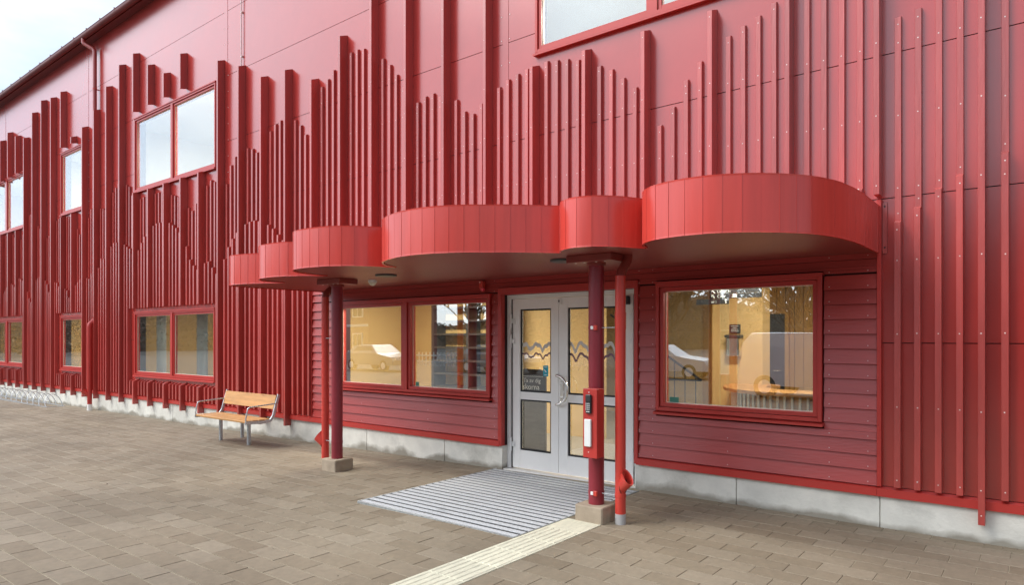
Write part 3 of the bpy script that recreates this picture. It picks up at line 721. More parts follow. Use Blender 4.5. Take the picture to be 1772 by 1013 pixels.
# ------------------------------------------------------------------ eaves, gutter, roof
b = MB()
b.add([(BX0, 6.30, 8.83), (BX1, 6.30, 8.83), (BX1, 6.49, 8.85), (BX0, 6.49, 8.85), (BX0, 6.30, 8.93), (BX1, 6.30, 8.93), (BX1, 17, 11.9), (BX0, 17, 11.9), (BX1, 17, 11.8), (BX0, 17, 11.8)],
      [(0, 3, 2, 1), (0, 1, 5, 4), (4, 5, 6, 7), (3, 9, 8, 2), (9, 7, 6, 8), (0, 4, 7, 9, 3), (1, 2, 8, 6, 5)])
b.build('roof', M_GUTTER, bld)
g = MB(); GC, GR, GZ = 6.23, .075, 8.905
prof = [(GC + GR * cos(t), GZ - GR * 1.25 * sin(t)) for t in [i * pi / 12 for i in range(13)]]
prof_in = [(y + (GC - y) * .06, z + .004) for y, z in reversed(prof)]
g.xprism(prof + prof_in, BX0, BX1); g.tube([(BX0, GC - GR, GZ + .002), (BX1, GC - GR, GZ + .002)], .009, 8)
gut = g.build('gutter', M_GUTTER, bld)
for i in range(44):
    x = BX0 + .4 + i * .8
    if x > BX1: break
    MB().add([(x + dx, GC + (GR + .004) * cos(t), GZ - (GR * 1.25 + .004) * sin(t)) for t in [i2 * pi / 8 for i2 in range(9)] for dx in (0, .03)],
             [(2 * j, 2 * j + 1, 2 * j + 3, 2 * j + 2) for j in range(8)]).build('gutter_bracket', M_GUTTER, gut)
    MB().box(x, x + .02, GC - GR - .005, GC - GR + .02, GZ + .010, GZ + .045).build('roof_clip', M_GUTTER, gut)
# rain pipe with swan neck and diverter
DXP = -17.95
pts = [(DXP - .22, 6.23, 8.84), (DXP - .22, 6.23, 8.74), (DXP - .20, 6.25, 8.70), (DXP - .03, 6.38, 8.58), (DXP, 6.40, 8.52), (DXP, 6.40, 8.4), (DXP, 6.40, 2.05)]
pipe = MB().tube(pts, .045, 16).build('downpipe', M_BATTEN, bld)
pp = [(DXP, 6.40, 2.10), (DXP, 6.40, 2.05), (DXP, 6.29, 1.94), (DXP, 6.29, 1.88), (DXP, 6.29, 0.02)]
MB().tube(pp, .052, 16).build('lower_pipe', M_TRIM, pipe)
MB().tube([(DXP, 6.29, .03), (DXP, 6.29, -.14)], .056, 16).build('pipe_socket', M_ALU, pipe)
MB().tube([(DXP, 6.29, .23), (DXP - .07, 6.19, .34), (DXP - .08, 6.18, .36)], .05, 12, radii=[.045, .055, .06]).build('diverter', M_PIPE, pipe)
for z in (7.6, 5.5, 3.4): MB().tube([(DXP, 6.40, z), (DXP, 6.40, z + .03)], .05, 16).box(DXP - .01, DXP + .01, 6.42, 6.49, z, z + .02).build('pipe_clamp', M_PIPE, pipe)

# ================================================================== ENTRANCE CANOPY
can = thing('entrance_canopy', 'scalloped red sheet metal canopy of six lobes on two maroon columns over the entrance', 'canopy', (0, 0, 0))
ZB, ZT = 2.340, 2.745
LOBES = [
    [(-8.99, 6.476), (-9.00, 6.0), (-9.01, 5.5), (-9.00, 5.12), (-8.90, 4.87), (-8.61, 4.775), (-8.25, 4.86), (-7.98, 4.98), (-7.86, 5.05)],
    [(-7.86, 5.05), (-7.86, 4.83), (-7.74, 4.62), (-7.50, 4.49), (-7.24, 4.455), (-6.95, 4.51), (-6.72, 4.66), (-6.60, 4.80)],
    [(-6.60, 4.80), (-6.58, 4.52), (-6.46, 4.28), (-6.28, 4.14), (-6.05, 4.085), (-5.75, 4.11), (-5.50, 4.23), (-5.33, 4.45), (-5.26, 4.66)],
    [(-5.26, 4.66), (-5.16, 4.44), (-4.93, 4.215), (-4.58, 4.07), (-4.26, 4.045), (-3.95, 4.13), (-3.62, 4.36), (-3.38, 4.58), (-3.25, 4.72)],
    [(-3.25, 4.72), (-3.14, 4.585), (-2.98, 4.515), (-2.82, 4.54), (-2.66, 4.70), (-2.55, 4.93)],
    [(-2.55, 4.93), (-2.46, 4.70), (-2.28, 4.53), (-2.02, 4.465), (-1.76, 4.51), (-1.48, 4.69), (-1.29, 4.94), (-1.18, 5.25), (-1.135, 5.65), (-1.13, 6.05), (-1.13, 6.476)]]
def catmull(P, n=14):
    out = []; Q = [tuple(2 * a - b for a, b in zip(P[0], P[1]))] + P + [tuple(2 * a - b for a, b in zip(P[-1], P[-2]))]
    for i in range(1, len(Q) - 2):
        p0, p1, p2, p3 = [Vector(q) for q in Q[i - 1:i + 3]]
        for k in range(n):
            t = k / n
            out.append(.5 * ((2 * p1) + (-p0 + p2) * t + (2 * p0 - 5 * p1 + 4 * p2 - p3) * t * t + (-p0 + 3 * p1 - 3 * p2 + p3) * t ** 3))
    out.append(Vector(P[-1])); return out
def resample(pts, step):
    d = [0]
    for a, b in zip(pts, pts[1:]): d.append(d[-1] + (b - a).length)
    n = max(1, round(d[-1] / step)); out = []; j = 0
    for k in range(n + 1):
        s_ = d[-1] * k / n
        while j < len(d) - 2 and d[j + 1] < s_: j += 1
        u = (s_ - d[j]) / max(1e-9, d[j + 1] - d[j]); out.append(pts[j].lerp(pts[j + 1], u))
    return out
outline = []
rs = random.Random(5)
for li, lobe in enumerate(LOBES):
    fine = resample(catmull([tuple(p) for p in lobe]), .0325)
    outline += fine[:-1][::2]
    def nrm(i):
        a = fine[max(i - 1, 0)]; c = fine[min(i + 1, len(fine) - 1)]; d = (c - a).normalized(); return Vector((d.y, -d.x)) * 1.0
    i = 0
    while i < len(fine) - 1:
        j = min(i + 4, len(fine) - 1)
        if len(fine) - 1 - j < 2: j = len(fine) - 1
        vs = []; m = j - i; tilt = rs.uniform(-.0003, .0003); dz = rs.uniform(-.0012, .0012)
        for k in range(i, j + 1):
            nn = nrm(k); o_ = .001 * ((k - i) / max(1, m)) + tilt
            nn = -nn if nn.dot(Vector((0, -1))) < 0 and li < 5 and abs(nn.y) > .3 else nn
            p = fine[k]
            for zz, off in ((ZB + dz, o_ + .0015), (ZB + .012, o_), (ZT - .012, o_), (ZT + dz, o_ + .0015)):
                q = p + nn * off; vs.append((q.x, q.y, zz))
            for zz in (ZB + dz, ZT + dz):
                q = p - nn * .016; vs.append((q.x, q.y, zz))
        fs = []; sm = []
        for k in range(m):
            a, c = k * 6, (k + 1) * 6
            fs += [(a, c, c + 1, a + 1), (a + 1, c + 1, c + 2, a + 2), (a + 2, c + 2, c + 3, a + 3), (a + 3, c + 3, c + 5, a + 5), (a + 5, c + 5, c + 4, a + 4), (a + 4, c + 4, c, a)]
        fs += [(0, 1, 2, 3, 5, 4), tuple(m * 6 + q for q in (4, 5, 3, 2, 1, 0))]
        nF = len(fs); b = MB(); b.v = vs; b.f = fs; b.sm = [(i2 % 6) == 1 for i2 in range(len(fs) - 2)] + [False, False]
        n0 = nrm(i); t0 = Vector((-n0.y, n0.x)); q0 = fine[i]
        rb = [q0 + t0 * .002 - n0 * .001, q0 + t0 * .0015 + n0 * .0028, q0 - t0 * .0015 + n0 * .0028, q0 - t0 * .002 - n0 * .001]
        if rs.random() < .9: b.add([(q.x, q.y, ZB + .004) for q in rb] + [(q.x, q.y, ZT - .004) for q in rb], [(0, 3, 2, 1), (4, 5, 6, 7), (0, 1, 5, 4), (1, 2, 6, 5), (2, 3, 7, 6), (3, 0, 4, 7)])
        st_ = b.build('fascia_strip', M_CANOPY, can); me = st_.data; ln = []
        mean = sum((nrm(k) for k in range(i, j + 1)), Vector((0, 0))).normalized()
        for pf in me.polygons:
            for vi in pf.vertices:
                if pf.use_smooth and pf.index < 6 * m:
                    q = (nrm(i + vi // 6) * .75 + mean * .25).normalized(); ln.append((q.x, q.y, 0))
                else: ln.append(tuple(pf.normal))
        me.normals_split_custom_set(ln)
        i = j
outline.append(Vector(LOBES[-1][-1]))
def inset(poly, d):
    out = []
    for i, p in enumerate(poly):
        a = poly[max(i - 1, 0)]; c = poly[min(i + 1, len(poly) - 1)]; t = (c - a)
        t = t.normalized() if t.length > 1e-6 else Vector((1, 0)); n = Vector((-t.y, t.x)); out.append((p.x + n.x * d, p.y + n.y * d))
    return out
pl = inset(outline, .020); pl[0] = (pl[0][0], 6.474); pl[-1] = (pl[-1][0], 6.474)
from mathutils.geometry import tessellate_polygon
def flat_slab(poly, z0, z1, name, m):
    tris = tessellate_polygon([[Vector((x, y, 0)) for x, y in poly]]); n = len(poly)
    b = MB(); b.add([(x, y, z0) for x, y in poly] + [(x, y, z1) for x, y in poly],
                    [tuple(t) for t in tris] + [tuple(i + n for i in t) for t in tris] + [(i, (i + 1) % n, n + (i + 1) % n, n + i) for i in range(n)])
    return b.build(name, m, can)
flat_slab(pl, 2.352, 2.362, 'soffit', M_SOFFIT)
flat_slab(pl, 2.700, 2.715, 'canopy_roof', M_CANOPY)
MB().box(-1.112, -1.078, 6.462, 6.476, ZB, ZT + .03).build('end_flange', M_BATTEN, can)
b = MB(); b.disc((-1.095, 6.463, 2.39), (0, -1, 0), .008, .004, 8).disc((-1.095, 6.463, 2.74), (0, -1, 0), .008, .004, 8).build('flange_screw', M_BACK, can)
# columns on concrete footings
def column(x, y, zg):
    c = MB().tube([(x, y, zg + .14), (x, y, 2.30)], .0695, 28).build('column', M_MAROON, can)
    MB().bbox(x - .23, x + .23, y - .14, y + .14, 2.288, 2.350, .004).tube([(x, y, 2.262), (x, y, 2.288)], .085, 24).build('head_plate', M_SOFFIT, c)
    for dx in (-.15, -.06, .06, .15): MB().disc((x + dx, y - .10, 2.2875), (0, 0, -1), .009, .006, 8).build('bolt', M_SCREW, c)
    return c
C1, C2 = (-3.150, 5.150), (-6.985, 5.235)
g1, g2 = gz(C1[0]), gz(C2[0])
col1 = column(*C1, g1); col2 = column(*C2, g2)
for (x, y), gg in ((C1, g1), (C2, g2)):
    MB().bbox(x - .14, x + .14, y - .135, y + .145, gg - .2, gg + .145, .010).build('footing', M_FOOT, can)
# rain pipes beside the columns
P1, P2 = (-2.915, 5.165), (-7.235, 5.24)
p1 = MB().tube([(P1[0], P1[1], 2.16), (P1[0], P1[1], .085)], .046, 20).build('rain_pipe', M_PIPE, can)
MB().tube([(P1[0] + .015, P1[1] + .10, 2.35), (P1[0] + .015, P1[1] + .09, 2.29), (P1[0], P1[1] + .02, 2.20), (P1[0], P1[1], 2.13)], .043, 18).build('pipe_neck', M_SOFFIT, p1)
MB().tube([(P1[0], P1[1], 1.70), (P1[0], P1[1], 1.84)], .050, 20, radii=[.048, .050]).build('pipe_collar', M_PIPE, p1)
MB().tube([(P1[0], P1[1], .09), (P1[0], P1[1], -.05)], .0475, 20).build('pipe_socket', mat('grey_socket', (.42, .41, .40), rough=.6), p1)
p2 = MB().tube([(P2[0], P2[1], 2.14), (P2[0], P2[1], g2 + .12)], .048, 20).build('rain_pipe', M_PIPE, can)
MB().tube([(P2[0] + .02, P2[1] + .16, 2.35), (P2[0] + .02, P2[1] + .13, 2.29), (P2[0], P2[1] + .02, 2.19), (P2[0], P2[1], 2.12)], .045, 18).build('pipe_neck', M_SOFFIT, p2)
def diverter(px_, py_, z, ang, par):
    d = Vector((cos(ang), sin(ang), 0)); c = Vector((px_, py_, 0)); b = MB()
    n = 14; ring0, ring1 = [], []
    side = Vector((-d.y, d.x, 0))
    for i in range(n):
        t = 2 * pi * i / n
        ring0.append(c + d * .020 + side * (.046 * cos(t)) + Vector((0, 0, z + .075 * sin(t) - .02)))
        # flared mouth, tilted upwards
        ring1.append(c + d * (.100 - .052 * sin(t)) + side * (.046 * cos(t)) + Vector((0, 0, z + .070 + .062 * sin(t))))
    ring2 = [p + (c + d * .07 + Vector((0, 0, z + .04)) - p) * .12 for p in ring1]
    ring3 = [p + d * .006 for p in ring0]
    b.add(ring0 + ring1, [(i, (i + 1) % n, n + (i + 1) % n, n + i) for i in range(n)], True)
    b.add(ring1 + ring2, [(i, (i + 1) % n, n + (i + 1) % n, n + i) for i in range(n)])
    b.add(ring2 + ring3, [(i, (i + 1) % n, n + (i + 1) % n, n + i) for i in range(n)], True)
    b.build('diverter', M_PIPE, par)
    inner = MB().add([p + d * .02 for p in ring0], [tuple(range(n))]); inner.build('diverter_screen', M_BACK, par)
diverter(P1[0], P1[1], .355, radians(-22), p1); diverter(P2[0], P2[1], .300, radians(205), p2)
for (P, C, zz, par) in ((P1, C1, (.235, 1.695), p1), (P2, C2, (.30, 1.60), p2)):
    for z in zz:
        MB().tube([(C[0], C[1], z), (C[0], C[1], z + .028)], .0725, 24).build('clamp_ring', M_MAROON, par)
        MB().tube([(P[0], P[1], z), (P[0], P[1], z + .028)], .0490, 20).build('pipe_ring', M_PIPE, par)
        MB().tube([(C[0], C[1] - .02, z + .014), (P[0], P[1] - .02, z + .014)], .0035, 6).build('clamp_rod', M_GALV, par)
        if par is p1: MB().bbox(C[0] + .018, C[0] + .052, C[1] - .082, C[1] - .060, z - .008, z + .036, .002).build('pipe_clamp', M_PIPE, par)
        if par is p1: MB().bbox(C[0] - .008, C[0] + .018, C[1] - .086, C[1] - .066, z, z + .028, .002).build('clamp_nut', M_WHITE, par)
# fittings under the soffit
for x, y in ((-6.008, 5.189), (-3.561, 5.236)):
    MB().tube([(x, y, 2.3515), (x, y, 2.335), (x, y, 2.331)], .12, 28, radii=[.125, .125, .115]).build('downlight', M_SIGN, can)
det = thing('motion_detector', 'small white domed motion detector hanging under the dark canopy soffit', 'detector', (-6.70, 5.565, 2.352))
MB().tube([(0, 0, 0), (0, 0, -.03)], .055, 18).build('mount', M_WHITE, det)
MB().tube([(0, 0, -.0305), (0, 0, -.045), (0, 0, -.065), (0, 0, -.075)], .05, 18, radii=[.05, .046, .03, .008]).build('lens_dome', M_CREAM, det)
sx = -5.60
stb = thing('alarm_strobe', 'small red alarm strobe fixed above the left entrance window under the canopy', 'alarm light', (sx, 6.43, 2.275))
MB().bbox(-.035, .035, -.045, .008, -.03, .06, .006).build('housing', M_PIPE, stb)
MB().tube([(0.012, -.02, -.0305), (0.012, -.02, -.055), (.012, -.02, -.068)], .03, 14, radii=[.03, .027, .012]).build('red_lens', M_LAMPRED, stb)
MB().disc((-.012, -.046, .045), (0, -1, 0), .008, .004, 8).build('indicator', M_SCREW, stb)

# access control box on the right column
ax0, ax1, ay0, ay1, az0, az1 = -3.172, -3.030, 4.965, 5.085, .580, 1.178
box = thing('access_box', 'tall red steel box with black keypad and white reader fixed to the right maroon column', 'keypad box', (ax0, ay0, az0))
w, d, h = ax1 - ax0, ay1 - ay0, az1 - az0
MB().bbox(0, w, 0, d, 0, h, .003).build('case', M_TRIM, box)
kp = MB().bbox(.036, .094, -.024, -.0005, .385, .550, .007).build('keypad', M_BLACK, box)
MB().bbox(.041, .089, -.026, -.0242, .493, .540, .001).build('screen', M_SIGN, kp)
for r in range(4):
    for c in range(3): MB().bbox(.044 + c * .0150, .0525 + c * .0150, -.0275, -.0243, .418 + r * .0165, .4265 + r * .0165, .001).build('key', M_WHITE, kp)
MB().bbox(.047, .083, -.0255, -.0243, .399, .405, .0003).build('keypad_print', M_LETTER, kp)
MB().bbox(.024, .090, -.022, -.0005, .100, .335, .004).build('reader', M_WHITE, box)
MB().disc((.062, 0, .568), (0, -1, 0), .005, .003, 10).build('led', M_WHITE, box)
MB().disc((.058, 0, .050), (0, -1, 0), .005, .003, 10).build('screw', M_SCREW, box)

# ================================================================== BENCH
bn = thing('park_bench', 'galvanised steel bench with knotty pine boards and armrests in front of the red wall', 'bench', (-10.19, 5.62, gz(-10.2)))
zs = .455; bn.scale = (.88, .95, .97)
for i, (y0, y1) in enumerate(((-.235, -.125), (-.115, -.005), (.005, .115), (.125, .215))):
    q = MB().bbox(-.86, .86, y0, y1, zs - .035, zs, .008); q.build('seat_board', M_WOOD, bn)
bb = MB(); th = radians(14)
def bp_(x, u, v): return (x, .275 + u * cos(th) + v * sin(th), .60 + v * cos(th) - u * sin(th))
vs = [bp_(x, u, v) for x in (-.86, .86) for (u, v) in ((-.016, .0), (.016, .0), (.016, .225), (-.016, .225))]
bb.add(vs, [(0, 1, 2, 3), (7, 6, 5, 4), (0, 4, 5, 1), (1, 5, 6, 2), (2, 6, 7, 3), (3, 7, 4, 0)]).build('back_board', M_WOOD, bn)
for x in (-.875, .875):
    b = MB(); prof = [(-.24, zs - .030), (.10, zs - .045), (.20, zs - .03), (.255, zs + .04), (.30, .66), (.355, .835)]
    for (ya, za), (yb, zb) in zip(prof, prof[1:]):
        dy, dzz = yb - ya, zb - za; l = math.hypot(dy, dzz); ny_, nz_ = -dzz / l * .022, dy / l * .022
        b.add([(x - .012, ya + ny_, za + nz_), (x - .012, yb + ny_, zb + nz_), (x - .012, yb - ny_, zb - nz_), (x - .012, ya - ny_, za - nz_),
               (x + .012, ya + ny_, za + nz_), (x + .012, yb + ny_, zb + nz_), (x + .012, yb - ny_, zb - nz_), (x + .012, ya - ny_, za - nz_)],
              [(0, 1, 2, 3), (7, 6, 5, 4), (0, 4, 5, 1), (1, 5, 6, 2), (2, 6, 7, 3), (3, 7, 4, 0)])
    b.build('side_frame', M_GALV, bn)
    MB().tube([(x, -.225, zs - .02), (x, -.23, zs + .03), (x, -.20, zs + .165), (x, -.19, zs + .195), (x, -.15, zs + .21), (x, .30, zs + .235)], .011, 10).build('armrest', M_GALV, bn)
for (x, y) in ((-.66, .08), (.31, .08), (-.80, .50)) if False else ((-.62, .10), (.36, .10), (-.62, .50)):
    MB().tube([(x, y, -.02), (x, y, zs - .05)], .032, 18).build('leg', M_GALV, bn)
MB().box(-.86, .86, .02, .06, zs - .075, zs - .036).build('seat_beam', M_GALV, bn)
MB().box(-.64, -.60, .06, .52, zs - .09, zs - .05).build('rear_beam', M_GALV, bn)

# ================================================================== BICYCLE RACK
rk = thing('bicycle_rack', 'low galvanised bicycle rack of leaning hoops by the wall at far left', 'bike rack', (0, 0, 0))
RX1, RN = -19.75, 15
def rz_(x): return gz(x) - .0
for y in (5.92, 6.30): MB().box(RX1 - RN * .45, RX1 + .12, y - .015, y + .015, rz_(RX1) - .03, rz_(RX1) + .015).build('base_rail', M_GALV, rk)
MB().box(RX1 + .105, RX1 + .135, 5.935, 6.285, rz_(RX1) - .028, rz_(RX1) + .014).build('end_rail', M_GALV, rk)
for i in range(RN):
    x = RX1 - i * .45; pts = []
    for k in range(13):
        t = pi * k / 12; pts.append((x - .20 * sin(t) ** .9 * .8, 6.11 - .19 * cos(t), rz_(x) + .01 + .30 * sin(t)))
    MB().tube(pts, .0085, 8).build('hoop', M_GALV, rk)
    MB().tube([(x - .09, 5.94, rz_(x) + .10), (x - .30, 6.11, rz_(x) + .26)], .007, 6).build('stay', M_GALV, rk)

# ================================================================== INTERIOR seen through the glass
b = MB()
b.box(-9.9, 2.8, 12.9, 13.0, 0.015, 2.95).box(-9.9, -5.5, 9.2, 9.3, 0.015, 2.95).box(-9.9, -9.8, 6.72, 9.2, .015, 2.95).box(1.9, 2.0, 6.72, 12.9, .015, 2.95)
b.box(-3.72, -3.02, 9.2, 9.5, .015, 2.95)
b.build('interior_wall', M_YELLOW, bld)
b = MB(); b.box(-17.5, -10.2, 10.2, 10.3, .015, 2.95).box(-29, -17.5, 9.6, 9.7, .015, 2.95).box(-10.3, -10.2, 6.72, 10.2, .015, 2.95).box(-17.6, -17.5, 6.72, 10.2, .015, 2.95).box(-22.9, -22.8, 6.72, 9.6, .015, 2.95).box(-29.1, -29.0, 6.72, 9.6, .015, 2.95)
b.build('classroom_wall', M_YELLOW, bld)
b = MB(); b.box(-29, 2.0, 11.0, 11.1, 3.11, 6.9)
for x in (-22.2, -17.5, -9.8, 1.8): b.box(x, x + .1, 6.72, 11.0, 3.11, 6.9)
b.build('upper_wall', M_CREAM, bld)
MB().box(-29, 2.0, 6.72, 13, 2.62, 2.66).build('ceiling', M_CEIL, bld)
MB().box(-29, 2.0, 6.72, 11, 6.72, 6.78).build('upper_ceiling', M_CEIL, bld)
MB().box(-9.8, 2.0, 6.705, 6.72, 2.15, 2.62).build('lintel_lining', M_YELLOW, bld) if False else None
# ochre planks on the wall left of the stair, seen through the door glass
for i in range(16): MB().box(-5.4 + i * .16, -5.4 + i * .16 + .15, 12.86, 12.90, .02, 2.6).build('wall_plank', M_YELLOW2, bld)
def lamp(x, y, z, wx, wy, watt, label):
    t = thing('ceiling_lamp', label, 'ceiling lamp', (x, y, z))
    MB().bbox(-wx / 2, wx / 2, -wy / 2, wy / 2, -.05, 0, .008).build('lamp_case', M_WHITE, t)
    MB().box(-wx / 2 + .02, wx / 2 - .02, -wy / 2 + .02, wy / 2 - .02, -.056, -.0505).build('diffuser', M_LAMP, t)
    ld = bpy.data.lights.new('lamp_light', 'AREA'); ld.shape = 'RECTANGLE'; ld.size = wx; ld.size_y = wy; ld.energy = watt; ld.color = (1.0, .90, .76)
    lo = bpy.data.objects.new('lamp_light', ld); COL.objects.link(lo); lo.location = (x, y, z - .07)
    return t
lamp(-7.9, 7.4, 2.62, 1.2, .3, 100, 'added unseen strip lamp brightening the room behind the left entrance window')  # added fill, kept above the window head; lights the shelf and yellow wall
lamp(-3.9, 10.2, 2.62, 1.2, .3, 38, 'added strip lamp brightening the hall deep behind the double door')  # added fill for the hall seen through the door glass
lamp(-2.75, 7.9, 2.62, .6, .3, 45, 'small lit lamp on the ceiling just inside the right entrance window')
lamp(-1.2, 9.4, 2.62, 1.2, .3, 42, 'added strip lamp brightening the hall over the round reception desk')  # added fill for the desk side of the hall
lamp(-14.1, 8.2, 2.62, 1.2, .3, 90, 'added strip lamp brightening the ground floor room on the pine bench side')  # added fill so the double window's room is not dim
lamp(-20.3, 8.2, 2.62, 1.2, .3, 90, 'added strip lamp brightening the room behind the single ground floor window')  # added fill, lifts the dark room behind this pane
lamp(-25.8, 8.2, 2.62, 1.2, .3, 90, 'added strip lamp brightening the far left ground floor room')  # added fill for the end room, which goes black without it
lamp(-13.0, 8.15, 6.72, .6, .6, 170, 'square lit ceiling lamp behind the double upper window')
lamp(-19.2, 8.6, 6.72, .6, .6, 130, 'added square ceiling lamp brightening the room behind the single upper window')  # added fill to whiten the single upper pane
lamp(-24.5, 8.6, 6.72, .6, .6, 170, 'added square ceiling lamp brightening the room behind the leftmost upper window')  # added fill to whiten the leftmost upper panes
lamp(-3.0, 8.6, 6.72, .6, .6, 130, 'added square ceiling lamp brightening the room behind the top right upper window')  # added fill to whiten the upper panes over the canopy

# shelf unit behind the left entrance window
sh = thing('shelf_unit', 'dark framed open shelf unit with many shelves on yellow wall behind the left entrance window', 'shelf', (0, 8.85, 0.015))
SX = (-8.93, -8.06, -7.15)
for x in SX: MB().box(x - .03, x + .03, -.02, .30, 0, 2.35).build('post', M_DARKDOOR, sh)
for i in range(9):
    for xa, xb in zip(SX, SX[1:]): MB().box(xa + .032, xb - .032, -.01, .29, .21 + i * .240, .245 + i * .240).build('shelf_board', M_DARKDOOR, sh)
MB().box(SX[0] + .03, SX[2] - .03, .302, .315, 0, 2.35).build('back_panel', M_YELLOW, sh)
def inner_door(x0, x1, y, z1, m, label, cat='door'):
    t = thing('interior_door', label, cat, (x0, y, .015)); w_ = x1 - x0
    b = MB(); b.box(-.07, 0, -.02, .05, 0, z1 + .07).box(w_, w_ + .07, -.02, .05, 0, z1 + .07).box(0, w_, -.02, .05, z1, z1 + .07); b.build('door_frame', M_YELLOW2, t)
    MB().bbox(.004, w_ - .004, 0, .045, 0, z1 - .004, .003).build('door_panel', m, t)
    MB().tube([(w_ - .08, -.001, 1.0), (w_ - .08, -.05, 1.0), (w_ - .19, -.05, 1.0)], .009, 8).build('handle', M_STEEL, t)
inner_door(-4.40, -3.80, 12.82, 2.05, M_DARKDOOR, 'dark door deep behind the right entrance window')
inner_door(-16.6, -15.7, 10.14, 2.1, M_YELLOW2, 'ochre door in the yellow wall behind the ground floor double window')
inner_door(-13.6, -13.1, 10.14, 2.1, M_DARKDOOR, 'narrow dark door behind the ground floor double window')
b = thing('curtain', 'pale grey curtain hanging behind the ground floor double window', 'curtain', (0, 0, 0))
for (xa, xb) in ((-15.8, -15.35), (-13.95, -13.5)):
    n = 26; v = []; 
    for i in range(n + 1):
        x = xa + (xb - xa) * i / n; yy = 6.90 + .03 * sin(i * 1.7); v += [(x, yy, .3), (x, yy, 2.45)]
    MB().add(v + [(p[0], p[1] + .004, p[2]) for p in v], [(2 * i, 2 * i + 2, 2 * i + 3, 2 * i + 1) for i in range(n)] + [(2 * (n + 1) + 2 * i + 1, 2 * (n + 1) + 2 * i + 3, 2 * (n + 1) + 2 * i + 2, 2 * (n + 1) + 2 * i) for i in range(n)], True).build('curtain_panel', M_CURTAIN, b)
# round reception desk
ds = thing('reception_desk', 'round reception desk with pale wooden top and slatted front behind the right window', 'desk', (-2.35, 9.05, .015))
def arcslab(r0, r1, z0, z1, a0, a1, n=28):
    P = [(r1 * cos(a0 + (a1 - a0) * i / n), r1 * sin(a0 + (a1 - a0) * i / n)) for i in range(n + 1)] + [(r0 * cos(a1 - (a1 - a0) * i / n), r0 * sin(a1 - (a1 - a0) * i / n)) for i in range(n + 1)]
    m_ = MB(); q = len(P)
    m_.add([(x, y, z0) for x, y in P] + [(x, y, z1) for x, y in P],
           [(i, i + 1, q + i + 1, q + i) for i in range(q - 1)] + [(q - 1, 0, q, 2 * q - 1)] +
           [(i, 2 * n + 1 - i, 2 * n - i, i + 1) for i in range(n)] + [(q + i, q + i + 1, q + 2 * n - i, q + 2 * n + 1 - i) for i in range(n)])
    return m_
arcslab(.55, 1.08, .93, .97, radians(150), radians(390)).build('desk_top', M_WOOD, ds)
arcslab(.92, .95, .02, .93, radians(155), radians(385)).build('desk_body', M_YELLOW2, ds)
for i in range(46):
    t = radians(157 + i * 5); x, y = .965 * cos(t), .965 * sin(t)
    MB().box(x - .012, x + .012, y - .012, y + .012, .03, .92).build('slat', M_CREAM, ds)
# stair with railing at left of the right window
st = thing('stair_railing', 'dark sloping handrail with thin balusters behind the left edge of the right window', 'railing', (0, 0, 0))
MB().tube([(-5.6, 9.6, 2.0), (-4.05, 9.6, .98), (-4.6, 9.6, .98)], .02, 8).build('handrail', M_DARKDOOR, st)
for i in range(9): MB().tube([(-5.5 + i * .17, 9.6, .2), (-5.5 + i * .17, 9.6, 1.93 - i * .112)], .008, 6).build('baluster', M_DARKDOOR, st)
# hanging direction sign and wall notice
sg = thing('direction_sign', 'black hanging sign with white arrows pointing to Läktare and Café inside the right window', 'sign', (-3.44, 8.0, 2.03))
MB().bbox(.17, .80, 0, .02, .129, .188, .001).bbox(.17, .80, 0, .02, .068, .126, .001).bbox(0, .41, -.004, .016, 0, .065, .001).build('sign_board', M_SIGN, sg)
def arrow(x, z, s_, par):
    b = MB(); b.tube([(x + s_, -.004, z), (x + .1 * s_, -.004, z + .9 * s_)], .10 * s_, 6).tube([(x, -.004, z + s_), (x + .7 * s_, -.004, z + s_)], .10 * s_, 6).tube([(x, -.004, z + s_), (x, -.004, z + .3 * s_)], .10 * s_, 6)
    b.build('arrow', M_LETTER, par)
arrow(.20, .140, .034, sg); arrow(.20, .080, .034, sg)
R90 = (radians(90), 0, 0)
text_mesh('lettering', 'Läktare', .054, M_LETTER, (.265, -.003, .140), R90, sg, .0005)
text_mesh('lettering', 'Café', .054, M_LETTER, (.265, -.003, .079), R90, sg, .0005)
text_mesh('lettering', 'sal 2', .040, M_LETTER, (.19, -.007, .018), R90, sg, .0005)
cup = MB().bbox(.46, .50, -.006, -.001, .088, .116, .001).box(.448, .512, -.006, -.001, .079, .085).tube([(.50, -.004, .112), (.515, -.004, .106), (.50, -.004, .097)], .003, 6); cup.build('cup_symbol', M_LETTER, sg)
MB().tube([(.375, -.007, .012), (.375, -.007, .052)], .005, 6).tube([(.362, -.007, .042), (.375, -.007, .055), (.388, -.007, .042)], .004, 6).build('up_arrow', M_LETTER, sg)
MB().tube([(.25, .01, .188), (.25, .01, .59)], .004, 6).build('hanging_rod', M_GALV, sg); MB().tube([(.72, .01, .188), (.72, .01, .59)], .004, 6).build('hanging_rod', M_GALV, sg)
nt_ = thing('wall_notice', 'small black notice with lines of white print on the yellow pier inside the right window', 'notice', (-3.39, 9.19, 1.745))
MB().bbox(-.075, .075, -.02, 0, -.06, .06, .002).build('notice_board', M_SIGN, nt_)
for i, wd in enumerate((.11, .05, .10, .11)): MB().box(-wd / 2, wd / 2, -.0215, -.0202, .033 - i * .024, .040 - i * .024).build('print_line', M_CURTAIN, nt_)
dsp = thing('soap_dispenser', 'steel dispenser with dark top on the yellow pier below the small notice', 'dispenser', (-3.385, 9.19, 1.50))
MB().bbox(-.09, .09, -.12, 0, -.13, .12, .01).build('dispenser_body', M_STEEL, dsp); MB().bbox(-.11, .11, -.13, 0, .121, .16, .004).build('dispenser_top', M_DARKDOOR, dsp)
